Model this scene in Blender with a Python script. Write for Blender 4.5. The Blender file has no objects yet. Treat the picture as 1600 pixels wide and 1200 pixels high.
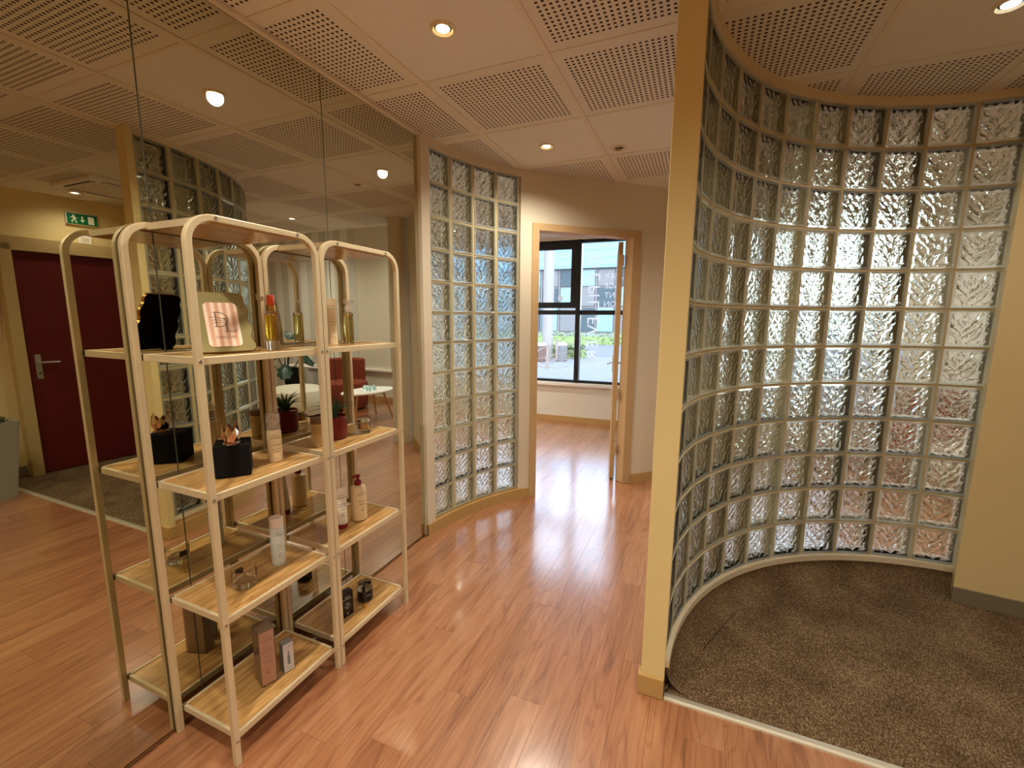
import bpy, math, random
from mathutils import Matrix, Vector
random.seed(7)
SC = bpy.context.scene
COL = SC.collection
PI = math.pi

# ------------------------------------------------------------------ camera, light, exposure
cam_d = bpy.data.cameras.new('camera'); cam = bpy.data.objects.new('camera', cam_d); COL.objects.link(cam)
R_ = Vector((0.9202, 0.3914, 0.0075)); U_ = Vector((-0.0651, 0.1341, 0.9888)); W_ = Vector((-0.3861, 0.9104, -0.1489))
cam.matrix_world = Matrix(((R_.x, U_.x, -W_.x, 1.6257), (R_.y, U_.y, -W_.y, 0.0), (R_.z, U_.z, -W_.z, 1.4607), (0, 0, 0, 1)))
cam_d.sensor_width = 36.0; cam_d.lens = 690.16 / 1600 * 36.0; cam_d.clip_start = 0.02; cam_d.clip_end = 300
SC.camera = cam
SC.view_settings.view_transform = 'Standard'; SC.view_settings.look = 'None'
SC.view_settings.exposure = 0.4; SC.view_settings.gamma = 1.0; SC.view_settings.use_curve_mapping = False
SC.cycles.max_bounces = 16; SC.cycles.transmission_bounces = 12; SC.cycles.glossy_bounces = 8
SC.cycles.diffuse_bounces = 6; SC.cycles.transparent_max_bounces = 16
SC.cycles.caustics_refractive = True; SC.cycles.caustics_reflective = True; SC.cycles.blur_glossy = 0.6
SC.cycles.sample_clamp_indirect = 6.0

SKY_STRENGTH = 1.7
LAMP_W = 56.0
world = bpy.data.worlds.new('world'); SC.world = world; world.use_nodes = True
wn = world.node_tree.nodes; wl = world.node_tree.links
sky = wn.new('ShaderNodeTexSky'); sky.sky_type = 'NISHITA'; sky.sun_disc = False
sky.sun_elevation = math.radians(48); sky.sun_rotation = math.radians(150); sky.air_density = 1.0; sky.dust_density = 1.5
hs = wn.new('ShaderNodeHueSaturation'); hs.inputs['Saturation'].default_value = .5; wl.new(sky.outputs[0], hs.inputs['Color']); wl.new(hs.outputs[0], wn['Background'].inputs[0]); wn['Background'].inputs[1].default_value = SKY_STRENGTH
sun_d = bpy.data.lights.new('sun', 'SUN'); sun_d.energy = 0.6; sun_d.angle = 0.01; sun_d.color = (1, .95, .86)
sun = bpy.data.objects.new('sun', sun_d); COL.objects.link(sun)
sun.rotation_euler = Vector((-0.25, 0.75, -0.85)).to_track_quat('-Z', 'Y').to_euler()   # from behind the building, high

# ------------------------------------------------------------------ materials
def lin(c):
    return tuple(((v / 255 + .055) / 1.055) ** 2.4 if v / 255 > .04045 else v / 255 / 12.92 for v in c) + (1.0,)

def principled(name, rgb, rough=.5, metal=0., spec=.5, trans=0., ior=1.45, alpha=1.0, coat=0.):
    m = bpy.data.materials.new(name); m.use_nodes = True
    b = m.node_tree.nodes['Principled BSDF']
    b.inputs['Base Color'].default_value = lin(rgb); b.inputs['Roughness'].default_value = rough
    b.inputs['Metallic'].default_value = metal; b.inputs['Specular IOR Level'].default_value = spec
    b.inputs['Transmission Weight'].default_value = trans; b.inputs['IOR'].default_value = ior
    b.inputs['Coat Weight'].default_value = coat
    return m

class N:
    """small node-graph helper"""
    def __init__(s, m): s.t = m.node_tree; s.b = s.t.nodes.get('Principled BSDF'); s.out = s.t.nodes.get('Material Output')
    def new(s, k, **kw):
        n = s.t.nodes.new(k)
        for a, v in kw.items(): setattr(n, a, v)
        return n
    def link(s, a, b): s.t.links.new(a, b)
    def put(s, sock, v):
        if isinstance(v, (int, float)): sock.default_value = v
        elif isinstance(v, tuple): sock.default_value = v
        else: s.link(v, sock)
    def math(s, op, a, b=0.0, c=None):
        n = s.new('ShaderNodeMath', operation=op); s.put(n.inputs[0], a); s.put(n.inputs[1], b)
        if c is not None: s.put(n.inputs[2], c)
        return n.outputs[0]
    def coord(s, which='Object'): return s.new('ShaderNodeTexCoord').outputs[which]
    def sep(s, v):
        n = s.new('ShaderNodeSeparateXYZ'); s.link(v, n.inputs[0]); return n.outputs
    def comb(s, x, y, z):
        n = s.new('ShaderNodeCombineXYZ'); s.put(n.inputs[0], x); s.put(n.inputs[1], y); s.put(n.inputs[2], z); return n.outputs[0]
    def mapv(s, v, scale=(1, 1, 1), loc=(0, 0, 0)):
        n = s.new('ShaderNodeMapping'); s.link(v, n.inputs[0]); n.inputs['Scale'].default_value = scale; n.inputs['Location'].default_value = loc; return n.outputs[0]
    def noise(s, v, scale, detail=3, rough=.5, dist=0.):
        n = s.new('ShaderNodeTexNoise'); s.link(v, n.inputs['Vector']); n.inputs['Scale'].default_value = scale
        n.inputs['Detail'].default_value = detail; n.inputs['Roughness'].default_value = rough; n.inputs['Distortion'].default_value = dist; return n.outputs['Fac']
    def ramp(s, f, stops):
        n = s.new('ShaderNodeValToRGB'); e = n.color_ramp.elements
        while len(e) < len(stops): e.new(.5)
        for q, (p, c) in zip(e, stops): q.position = p; q.color = lin(c)
        s.link(f, n.inputs[0]); return n.outputs[0]
    def mix(s, f, a, b):
        n = s.new('ShaderNodeMix', data_type='RGBA'); s.put(n.inputs[0], f); s.put(n.inputs[6], a); s.put(n.inputs[7], b); return n.outputs[2]
    def bump(s, h, strength, dist=.01):
        n = s.new('ShaderNodeBump'); n.inputs['Strength'].default_value = strength; n.inputs['Distance'].default_value = dist
        s.link(h, n.inputs['Height']); return n.outputs[0]
    def base(s, c): s.link(c, s.b.inputs['Base Color'])
    def normal(s, c): s.link(c, s.b.inputs['Normal'])

def paint(name, rgb, rough=.75, grain=.12):
    m = principled(name, rgb, rough, spec=.3); g = N(m); v = g.coord()
    g.normal(g.bump(g.noise(v, 220, 2), grain, .002))
    d = tuple(max(0, c - 7) for c in rgb)
    g.base(g.mix(g.noise(v, 3, 3), lin(rgb), lin(d)))
    return m

M = {}
M['cream'] = paint('cream_wall_paint', (224, 202, 146))
M['office_white'] = paint('white_wall_paint', (224, 216, 200))
M['door_wall'] = paint('pale_wall_paint', (216, 202, 178))
M['tan'] = paint('tan_trim_paint', (186, 148, 92), .5)
M['greybase'] = paint('grey_vinyl_base', (128, 118, 96), .6)
M['trimwhite'] = paint('white_frame_paint', (216, 200, 170), .5)
M['doorframe'] = paint('door_frame_paint', (196, 162, 118), .45)
M['ceilplain'] = paint('ceiling_board', (224, 216, 204), .85, .25)
M['ceilwhite'] = paint('ceiling_white', (236, 230, 220), .85)
M['dark'] = principled('void_black', (22, 19, 16), .9)
M['blackmetal'] = principled('black_aluminium', (26, 27, 29), .4, spec=.4)
M['reddoor'] = paint('oxblood_door', (98, 26, 20), .55)
M['steel'] = principled('brushed_steel', (190, 188, 180), .3, 1.0)
M['chrome'] = principled('chrome', (225, 222, 214), .08, 1.0)
M['gold'] = principled('gold', (214, 170, 100), .18, 1.0)
M['rosegold'] = principled('rose_gold', (238, 216, 204), .10, 1.0)
M['reddoorframe'] = paint('ochre_door_frame', (196, 170, 116), .5)
M['rail'] = paint('ceiling_rail', (222, 208, 186), .6)

def perforated():
    m = principled('perforated_board', (218, 208, 192), .85, spec=.2); g = N(m); x, y, z = g.sep(g.coord())
    p = 1 / .0235
    def cell(a): return g.math('ABSOLUTE', g.math('SUBTRACT', g.math('FRACT', g.math('MULTIPLY', g.math('ADD', a, 4.7), p)), .5))
    d = g.math('MAXIMUM', cell(x), cell(y))
    hole = g.math('LESS_THAN', d, .235)
    inx = g.math('LESS_THAN', g.math('ABSOLUTE', x), .2585); iny = g.math('LESS_THAN', g.math('ABSOLUTE', y), .2585)
    f = g.math('MULTIPLY', hole, g.math('MULTIPLY', inx, iny))
    g.base(g.mix(f, lin((218, 208, 192)), lin((58, 46, 34))))
    g.normal(g.bump(g.math('SUBTRACT', 1.0, f), .5, .004))
    return m
M['perf'] = perforated()

def wood(name, c0, c1, c2, axis='Y', rough=.32, scale=1.0, bump=.1, vary=True, spec=.5, coat=0.):
    m = principled(name, c1, rough, spec=spec, coat=coat); m.node_tree.nodes['Principled BSDF'].inputs['Coat Roughness'].default_value = .17; m.node_tree.nodes['Principled BSDF'].inputs['Coat IOR'].default_value = 2.0; g = N(m); v = g.coord()
    if vary:
        rnd = g.new('ShaderNodeObjectInfo').outputs['Random']
        va = g.new('ShaderNodeVectorMath', operation='ADD'); g.link(v, va.inputs[0]); g.link(g.comb(g.math('MULTIPLY', rnd, 37.0), g.math('MULTIPLY', rnd, 91.0), 0.0), va.inputs[1]); v = va.outputs[0]
    sc = (14, 1.1, 14) if axis == 'Y' else (1.1, 14, 14)
    s2 = (70, 3, 70) if axis == 'Y' else (3, 70, 70)
    n1 = g.noise(g.mapv(v, tuple(a * scale for a in sc)), 1.0, 4, .55, 1.6)
    rings = g.math('FRACT', g.math('MULTIPLY', n1, 7.0))
    rings = g.math('ABSOLUTE', g.math('SUBTRACT', rings, .5))
    n2 = g.noise(g.mapv(v, tuple(a * scale for a in s2)), 1.0, 4, .6)
    f = g.math('ADD', g.math('MULTIPLY', rings, .7), g.math('MULTIPLY', n2, .65))
    if vary: f = g.math('ADD', f, g.math('MULTIPLY', g.math('SUBTRACT', rnd, .5), .16))
    g.base(g.ramp(f, [(.2, c0), (.5, c1), (.85, c2)]))
    nb = g.noise(g.mapv(v, tuple(a * .35 for a in sc)), 1.0, 2)
    g.normal(g.bump(g.math('ADD', g.math('MULTIPLY', n2, .5), nb), bump, .004))
    return m
def floor_boards():
    m = principled('laminate_floor', (164, 108, 74), .34, coat=1.0); g = N(m); v = g.coord()
    g.b.inputs['Coat Roughness'].default_value = .17; g.b.inputs['Coat IOR'].default_value = 2.0
    rnd = g.new('ShaderNodeObjectInfo').outputs['Random']
    va = g.new('ShaderNodeVectorMath', operation='ADD'); g.link(v, va.inputs[0]); g.link(g.comb(g.math('MULTIPLY', rnd, 37.0), g.math('MULTIPLY', rnd, 91.0), 0.0), va.inputs[1]); v = va.outputs[0]
    n1 = g.noise(g.mapv(v, (8, 1.0, 8)), 1.0, 2, .45, .7)
    rings = g.math('ABSOLUTE', g.math('SUBTRACT', g.math('FRACT', g.math('MULTIPLY', n1, 12.0)), .5))
    line = g.math('MINIMUM', g.math('MULTIPLY', rings, 4.5), 1.0)
    n2 = g.noise(g.mapv(v, (160, 6, 160)), 1.0, 4, .6); n3 = g.noise(g.mapv(v, (26, 1.6, 26)), 1.0, 3, .55)
    f = g.math('ADD', g.math('MULTIPLY', line, .11), g.math('ADD', g.math('MULTIPLY', n2, .42), g.math('MULTIPLY', n3, .45)))
    f = g.math('ADD', f, g.math('MULTIPLY', g.math('SUBTRACT', rnd, .5), .14))
    g.base(g.ramp(f, [(.26, (112, 66, 40)), (.50, (160, 104, 68)), (.78, (188, 136, 98))]))
    nb = g.noise(g.mapv(v, (5, .9, 5)), 1.0, 2)
    g.normal(g.bump(g.math('ADD', g.math('MULTIPLY', n2, .35), g.math('ADD', nb, g.math('MULTIPLY', line, .12))), .07, .004))
    return m
M['floor'] = floor_boards()
M['floorbase'] = wood('laminate_underlay', (112, 64, 38), (152, 96, 60), (178, 126, 88), vary=False)
M['oak'] = wood('light_oak_shelf', (138, 96, 50), (182, 138, 82), (206, 164, 106), rough=.22, bump=.03, vary=False)
M['legwood'] = wood('beech_leg', (150, 96, 56), (190, 134, 88), (208, 156, 110), vary=False)
M['champagne'] = principled('champagne_metal', (214, 194, 156), .36, .3, .5)

def carpet():
    m = principled('carpet_loop', (100, 80, 58), .95, spec=.1); g = N(m); v = g.coord()
    n = g.noise(g.mapv(v, (1, .55, 1)), 210, 3, .7); n2 = g.noise(v, 5, 2)
    f = g.math('ADD', n, g.math('MULTIPLY', g.math('SUBTRACT', n2, .5), .22))
    g.base(g.ramp(f, [(.3, (48, 33, 20)), (.5, (112, 88, 62)), (.7, (178, 152, 118))]))
    g.normal(g.bump(n, 1.0, .006)); return m
M['carpet'] = carpet()

def mirror():
    m = principled('silvered_mirror', (206, 204, 184), 0.0, 1.0); return m
M['mirror'] = mirror()
M['mirroredge'] = principled('mirror_glass_edge', (120, 118, 100), .15, .6)

def pane_glass():                      # window glass: clear with a Fresnel sheen
    m = bpy.data.materials.new('window_glass'); m.use_nodes = True; t = m.node_tree; t.nodes.clear()
    o = t.nodes.new('ShaderNodeOutputMaterial'); mx = t.nodes.new('ShaderNodeMixShader'); tr = t.nodes.new('ShaderNodeBsdfTransparent'); gl = t.nodes.new('ShaderNodeBsdfGlossy')
    fr = t.nodes.new('ShaderNodeFresnel'); fr.inputs[0].default_value = 1.35; gl.inputs['Roughness'].default_value = 0.0
    tr.inputs[0].default_value = (.93, .97, .98, 1)
    t.links.new(fr.outputs[0], mx.inputs[0]); t.links.new(tr.outputs[0], mx.inputs[1]); t.links.new(gl.outputs[0], mx.inputs[2]); t.links.new(mx.outputs[0], o.inputs[0])
    return m
M['pane'] = pane_glass()

def block_glass(name, wavy):
    m = bpy.data.materials.new(name); m.use_nodes = True; m.node_tree.nodes.clear(); g = N(m); t = m.node_tree
    o = t.nodes.new('ShaderNodeOutputMaterial')
    ref = t.nodes.new('ShaderNodeBsdfRefraction'); ref.inputs['IOR'].default_value = 1.24; ref.inputs['Roughness'].default_value = 0.03
    ref.inputs['Color'].default_value = (.93, .96, .93, 1)
    gl = t.nodes.new('ShaderNodeBsdfGlossy'); gl.inputs['Roughness'].default_value = .06; gl.inputs['Color'].default_value = (.95, .97, .95, 1)
    fr = t.nodes.new('ShaderNodeFresnel'); fr.inputs[0].default_value = 1.38
    tr = t.nodes.new('ShaderNodeBsdfTransparent'); tr.inputs[0].default_value = (.93, .96, .93, 1)
    m1 = t.nodes.new('ShaderNodeMixShader'); m2 = t.nodes.new('ShaderNodeMixShader'); m1.inputs[0].default_value = .42 if wavy else .3
    t.links.new(ref.outputs[0], m1.inputs[1]); t.links.new(tr.outputs[0], m1.inputs[2])
    t.links.new(fr.outputs[0], m2.inputs[0]); t.links.new(m1.outputs[0], m2.inputs[1]); t.links.new(gl.outputs[0], m2.inputs[2]); t.links.new(m2.outputs[0], o.inputs[0])
    if not wavy:
        tl = t.nodes.new('ShaderNodeBsdfTranslucent'); tl.inputs[0].default_value = (.86, .88, .80, 1); df = t.nodes.new('ShaderNodeBsdfDiffuse'); df.inputs[0].default_value = (.80, .80, .70, 1)
        m3 = t.nodes.new('ShaderNodeMixShader'); m3.inputs[0].default_value = .4; t.links.new(tl.outputs[0], m3.inputs[1]); t.links.new(df.outputs[0], m3.inputs[2])
        m4 = t.nodes.new('ShaderNodeMixShader'); m4.inputs[0].default_value = .45; t.links.new(m2.outputs[0], m4.inputs[1]); t.links.new(m3.outputs[0], m4.inputs[2]); t.links.new(m4.outputs[0], o.inputs[0])
    if wavy:
        x, y, z = g.sep(g.coord()); v = g.comb(x, z, y)
        nz = g.noise(v, 17, 2, .5, .4)
        ph = g.math('ADD', g.math('MULTIPLY', g.math('SUBTRACT', z, g.math('MULTIPLY', g.math('ABSOLUTE', x), 1.15)), 118.0), g.math('MULTIPLY', nz, 15.0))
        w = g.math('SINE', ph)
        w = g.math('MULTIPLY', w, g.math('ADD', .25, nz))
        spine = g.math('SUBTRACT', 1.0, g.math('MINIMUM', g.math('MULTIPLY', g.math('ABSOLUTE', g.math('ADD', x, g.math('MULTIPLY', nz, .012))), 55.0), 1.0))
        h = g.math('ADD', w, g.math('ADD', g.math('MULTIPLY', g.noise(v, 30, 2), 1.1), g.math('MULTIPLY', spine, .9)))
        b = g.bump(h, 1.0, .0046)
        for n in (ref, gl, fr): t.links.new(b, n.inputs['Normal'])
    return m
M['blockpane'] = block_glass('glass_block_pane', True)
M['blockrim'] = block_glass('glass_block_rim', False)
M['blockside'] = principled('glass_block_wall', (244, 238, 206), .35, spec=.6)
M['mortar'] = paint('block_mortar', (190, 172, 130), .8)

def clearglass(name, rgb=(250, 250, 250), rough=0., ior=1.45):
    return principled(name, rgb, rough, trans=1.0, ior=ior)

# ------------------------------------------------------------------ mesh builder
class MB:
    def __init__(s): s.v = []; s.f = []; s.m = []; s.sm = []; s.M = Matrix.Identity(4)
    def add(s, vs, fs, mat=0, smooth=False):
        o = len(s.v)
        for p in vs:
            q = s.M @ Vector(p); s.v.append((q.x, q.y, q.z))
        for f in fs: s.f.append([i + o for i in f]); s.m.append(mat); s.sm.append(smooth)
    def box(s, x0, x1, y0, y1, z0, z1, mat=0):
        s.add([(x, y, z) for x in (x0, x1) for y in (y0, y1) for z in (z0, z1)],
              [(0, 1, 3, 2), (4, 6, 7, 5), (0, 4, 5, 1), (2, 3, 7, 6), (0, 2, 6, 4), (1, 5, 7, 3)], mat); return s
    def prism(s, poly, z0, z1, mat=0, smooth=False):
        n = len(poly); a = sum(poly[i][0] * poly[(i + 1) % n][1] - poly[(i + 1) % n][0] * poly[i][1] for i in range(n))
        if a < 0: poly = poly[::-1]
        s.add([(x, y, z0) for x, y in poly] + [(x, y, z1) for x, y in poly], [tuple(range(n - 1, -1, -1)), tuple(range(n, 2 * n))], mat)
        s.add([(x, y, z0) for x, y in poly] + [(x, y, z1) for x, y in poly], [(i, (i + 1) % n, n + (i + 1) % n, n + i) for i in range(n)], mat, smooth); return s
    def plate(s, poly, y0, y1, mat=0):        # outline in the local x-z plane, thickness along y
        keep = s.M; s.M = keep @ Matrix(((1, 0, 0, 0), (0, 0, -1, 0), (0, 1, 0, 0), (0, 0, 0, 1)))
        s.prism(poly, -y1, -y0, mat); s.M = keep; return s
    def lathe(s, prof, n=24, c=(0, 0, 0), mat=0, smooth=True, ry=1.0):
        vs = []; fs = []
        for r, z in prof:
            for k in range(n):
                a = 2 * PI * k / n; vs.append((c[0] + r * math.cos(a), c[1] + r * ry * math.sin(a), c[2] + z))
        for i in range(len(prof) - 1):
            for k in range(n):
                k2 = (k + 1) % n; fs.append((i * n + k, i * n + k2, (i + 1) * n + k2, (i + 1) * n + k))
        s.add(vs, fs, mat, smooth)
        if prof[0][0] > 1e-5: s.add(vs[:n], [tuple(range(n - 1, -1, -1))], mat)
        if prof[-1][0] > 1e-5: s.add(vs[-n:], [tuple(range(n))], mat)
        return s
    def tube(s, path, rad, n=8, mat=0, square=False, up=(0, 0, 1), caps=True):
        path = [Vector(p) for p in path]; rings = []
        for i, p in enumerate(path):
            if i == 0: d = path[1] - p
            elif i == len(path) - 1: d = p - path[-2]
            else: d = (path[i + 1] - p).normalized() + (p - path[i - 1]).normalized()
            d.normalize(); u = Vector(up)
            if abs(d.dot(u)) > .99: u = Vector((1, 0, 0))
            a = d.cross(u).normalized(); b = a.cross(d).normalized()
            r = rad[i] if isinstance(rad, (list, tuple)) else rad
            if square: rings.append([p + a * r * i1 + b * r * j1 for i1, j1 in ((-1, -1), (1, -1), (1, 1), (-1, 1))])
            else: rings.append([p + a * r * math.cos(2 * PI * k / n) + b * r * math.sin(2 * PI * k / n) for k in range(n)])
        k = 4 if square else n; vs = [q for r in rings for q in r]
        fs = [(i * k + j, i * k + (j + 1) % k, (i + 1) * k + (j + 1) % k, (i + 1) * k + j) for i in range(len(path) - 1) for j in range(k)]
        s.add(vs, fs, mat, not square)
        if caps: s.add(rings[0], [tuple(range(k - 1, -1, -1))], mat); s.add(rings[-1], [tuple(range(k))], mat)
        return s
    def arc(s, c, r0, r1, a0, a1, z0, z1, n=24, mat=0, z0b=None):  # curved strip, degrees
        vs = []; zb = z0 if z0b is None else z0b
        for i in range(n + 1):
            a = math.radians(a0 + (a1 - a0) * i / n); ca, sa = math.cos(a), math.sin(a)
            vs += [(c[0] + r0 * ca, c[1] + r0 * sa, z0), (c[0] + r1 * ca, c[1] + r1 * sa, z0), (c[0] + r1 * ca, c[1] + r1 * sa, z1), (c[0] + r0 * ca, c[1] + r0 * sa, z1)]
        fs = []
        for i in range(n):
            for j in range(4): fs.append((i * 4 + j, i * 4 + (j + 1) % 4, i * 4 + 4 + (j + 1) % 4, i * 4 + 4 + j))
        fs += [(3, 2, 1, 0), tuple(n * 4 + j for j in range(4))]
        s.add(vs, fs, mat, False); return s
    def build(s, name, mats, parent=None, bevel=0., seg=2, subsurf=0, fix=False):
        me = bpy.data.meshes.new(name); me.from_pydata(s.v, [], s.f)
        if not isinstance(mats, (list, tuple)): mats = [mats]
        for m in mats: me.materials.append(M[m] if isinstance(m, str) else m)
        me.polygons.foreach_set('material_index', s.m); me.polygons.foreach_set('use_smooth', s.sm)
        if fix or bevel:
            import bmesh
            bm = bmesh.new(); bm.from_mesh(me); bmesh.ops.remove_doubles(bm, verts=bm.verts, dist=1e-6); bmesh.ops.recalc_face_normals(bm, faces=bm.faces); bm.to_mesh(me); bm.free()
        me.update()
        if any(s.sm): me.set_sharp_from_angle(angle=math.radians(40))
        o = bpy.data.objects.new(name, me); COL.objects.link(o)
        if parent: o.parent = parent
        if name in ('label_print', 'small_lettering', 'card_lettering', 'mortar'): o['kind'] = 'stuff'
        if bevel:
            b = o.modifiers.new('Bevel', 'BEVEL'); b.width = bevel; b.segments = seg; b.limit_method = 'ANGLE'; b.angle_limit = math.radians(35)
        if subsurf:
            b = o.modifiers.new('Subdivision', 'SUBSURF'); b.levels = b.render_levels = subsurf
        return o

def thing(name, label, cat, loc=(0, 0, 0), rz=0., group=None):
    o = bpy.data.objects.new(name, None); COL.objects.link(o); o.location = loc; o.rotation_euler = (0, 0, rz); o.empty_display_size = .1
    o['label'] = label; o['category'] = cat; o['kind'] = 'thing'
    if group: o['group'] = group
    return o
def tag(o, label, cat, group=None, kind='thing'):
    o['label'] = label; o['category'] = cat; o['kind'] = kind
    if group: o['group'] = group
    return o
def struct(o, label=None, cat=None):
    o['kind'] = 'structure'
    if label: o['label'] = label
    if cat: o['category'] = cat
    return o
def root(name, label, cat, loc=(0, 0, 0), rz=0.):
    o = bpy.data.objects.new(name, None); COL.objects.link(o); o.location = loc; o.rotation_euler = (0, 0, rz); return struct(o, label, cat)
def copy(o, parent=None, loc=None):
    c = o.copy(); COL.objects.link(c); c.parent = parent
    if loc: c.location = loc
    return c
def copy_tree(o, loc, label, rz=None):
    c = o.copy(); COL.objects.link(c); c.location = loc; c['label'] = label
    if rz is not None: c.rotation_euler = (0, 0, rz)
    for ch in o.children:
        if ch.type == 'LIGHT': continue
        d = copy(ch, c)
        for g in ch.children: copy(g, d)
    return c

_tx = {}
def glyphs(body, size):
    """flat outline of a line of lettering, as verts (u, v) and faces"""
    k = (body, size)
    if k not in _tx:
        cu = bpy.data.curves.new('lettering', 'FONT'); cu.body = body; cu.size = size; cu.align_x = 'CENTER'; cu.resolution_u = 2
        ob = bpy.data.objects.new('lettering', cu); COL.objects.link(ob)
        dg = bpy.context.evaluated_depsgraph_get(); me = bpy.data.meshes.new_from_object(ob.evaluated_get(dg))
        _tx[k] = ([(v.co.x, v.co.y) for v in me.vertices], [tuple(p.vertices) for p in me.polygons])
        bpy.data.objects.remove(ob); bpy.data.curves.remove(cu); bpy.data.meshes.remove(me)
    return _tx[k]
def text_cyl(mb, body, size, r, z, th, mat=0, ry=1.0):
    vs, fs = glyphs(body, size)
    mb.add([(r * math.cos(th + u / r), r * ry * math.sin(th + u / r), z + v) for u, v in vs], fs, mat)
def text_map(mb, body, size, fn, mat=0):
    vs, fs = glyphs(body, size); mb.add([fn(u, v) for u, v in vs], fs, mat)

H = 2.54
# ------------------------------------------------------------------ floor: sub-floor and single boards
fl = struct(MB().box(-2.3, 6.7, -2.7, 6.3, -.06, -.006).build('floor', 'floorbase'), 'reddish-brown wood board floor running through hall, lounge and office', 'floor')
PW, PL = .127, 1.22
pm = MB().box(-PW / 2 + .0004, PW / 2 - .0004, -PL / 2 + .0004, PL / 2 - .0004, -.0055, 0).build('plank', 'floor', fl)
def floor_seen(x, y):
    if x < 0: return 3.0 < y < 6.0 and x > -1.1
    if x < 1.55: return .25 < y < 6.1
    if y < 1.75: return .5 < y and x < 3.75
    return 2.9 < y < 6.1 and x < 4.6 and (y > 3.1 or x < 2.0) or (x < 1.75 and y < 3.2)
first = True
for i in range(-9, 38):
    cx = .65 - 5 * PW + (i + .5) * PW; off = (i * .4321 + .1 * (i % 3)) % 1.0
    for j in range(-1, 6):
        cy = (j + off) * PL
        if not any(floor_seen(cx, cy + d) for d in (-.45, 0, .45)): continue
        if first: pm.location = (cx, cy, 0); first = False
        else: copy(pm, fl, (cx, cy, 0))

# carpet, its cove up the curved wall, metal edge strip
RC, RR = (2.94, 1.635), 1.36
arcp = [(RC[0] + RR * math.cos(math.radians(a)), RC[1] + RR * math.sin(math.radians(a))) for a in range(180, 86, -4)]
cp = MB().prism(arcp + [(2.98, 2.9), (3.9, 2.8), (4.06, 1.645), (1.58, 1.645)], -.004, .006).build('carpet', 'carpet')
tag(cp, 'brown flecked carpet in the rounded bay inside the right glass block wall', 'carpet')
mb = MB(); n = 30; vs = []; prof = [(1.26, .0062), (1.30, .013), (1.335, .04), (1.352, .075), (1.357, .112)]
for i in range(n + 1):
    a = math.radians(178.5 + (87 - 178.5) * i / n); k = 1.0
    for r, z in prof: rr = 1.357 - (1.357 - r) * k; vs.append((RC[0] + rr * math.cos(a), RC[1] + rr * math.sin(a), z))
L = len(prof); mb.add(vs, [(i * L + j, i * L + j + 1, i * L + L + j + 1, i * L + L + j) for i in range(n) for j in range(L - 1)], 0, True)
mb.build('carpet_cove', 'carpet', cp)
st = MB().plate([(-.018, .0), (.018, .0), (.014, .007), (.004, .010), (-.008, .009), (-.016, .005)], 0, 2.46)
st.v = [(1.585 + y, 1.642 + x, z) for x, y, z in st.v]
tag(st.build('edging_strip', principled('satin_aluminium', (214, 204, 182), .35, .55), fix=True), 'pale metal edging strip along the straight edge of the brown carpet', 'edging strip')

# ------------------------------------------------------------------ ceiling of tiles
V0, TX, U0, TY = .3492, .6145, 1.9056, .6278
ce = struct(MB().box(-.12, 4.6, -2.65, 4.45, 2.60, 2.66).build('ceiling', 'dark'), 'suspended ceiling of perforated and plain square tiles', 'ceiling')
PLAIN = {(0, -1), (0, 1), (1, 1), (3, 0), (5, 0), (0, -3), (2, -3), (4, -3), (3, 2), (3, 3), (1, 3)}
proto = {}
for i in range(-1, 7):
    for j in range(-7, 4):
        key = ((i, j) in PLAIN, i == -1)
        x0 = 0.004 if i == -1 else V0 + i * TX; x1 = V0 + (i + 1) * TX; xc = V0 + (i + .5) * TX; yc = U0 + (j + .5) * TY
        if key not in proto:
            t = MB().box(x0 - xc + .002, x1 - xc - .002, -TY / 2 + .002, TY / 2 - .002, 0, .018).build('tile', 'ceilplain' if key[0] else 'perf', ce, bevel=.003, seg=1)
            t.location = (xc, yc, H); proto[key] = t
        else: copy(proto[key], ce, (xc, yc, H))
rail = MB().box(-.014, .014, -2.6, 4.44, -.004, .0).build('ceiling_rail', 'rail', ce); rail.location = (V0, 0, H)
for i in range(1, 7): copy(rail, ce, (V0 + i * TX, 0, H))
r2 = MB().box(.004, 4.5, -.008, .008, -.0025, .0).build('cross_rail', 'rail', ce); r2.location = (0, U0, H)
for j in range(-7, 5):
    if j: copy(r2, ce, (0, U0 + j * TY, H))
MB().box(.0, .02, -2.6, 2.36, 2.522, 2.537).build('edge_rail', 'rail', ce)
# plain ceilings of the office and of the higher lounge
struct(MB().prism([(-2.2, 2.46), (-.09, 2.46), (.25, 3.24), (1.36, 4.27), (1.46, 4.3), (1.46, 6.03), (-2.2, 5.88)], 2.528, 2.536).build('ceiling', 'ceilwhite'), 'white plaster ceiling of the office behind the doorway', 'ceiling')
lc = MB().box(1.42, 6.7, 4.45, 6.4, 2.94, 3.0); lc.box(1.42, 6.7, 4.44, 4.47, 2.54, 2.99); lc.box(4.55, 6.7, 2.7, 4.45, 2.58, 2.64)
struct(lc.build('ceiling', 'ceilwhite'), 'raised white ceiling of the lounge by the street window', 'ceiling')
# unseen roof slab over everything, added to keep direct sun out
struct(MB().box(-2.7, 7.0, -3.0, 6.5, 3.02, 3.2).build('roof', 'ceilwhite'), 'unseen flat roof over the rooms, added to block the sun', 'roof')

# ------------------------------------------------------------------ walls
struct(MB().box(-.12, -.007, -2.65, 2.365, 0, 2.6).build('wall_left', 'cream'), 'wall behind the mirror panels', 'wall')
struct(MB().box(-2.3, -.075, 2.40, 2.46, 0, 2.6).build('wall_office_side', 'office_white'), 'side wall of the office', 'wall')
struct(MB().box(-2.35, -2.25, 2.40, 6.0, 0, 3.0).build('wall_office_end', 'office_white'), 'end wall of the office', 'wall')
struct(MB().box(-.12, 4.8, -2.75, -2.62, 0, 2.6).build('wall_back', 'cream'), 'wall behind the viewer', 'wall')
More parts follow.
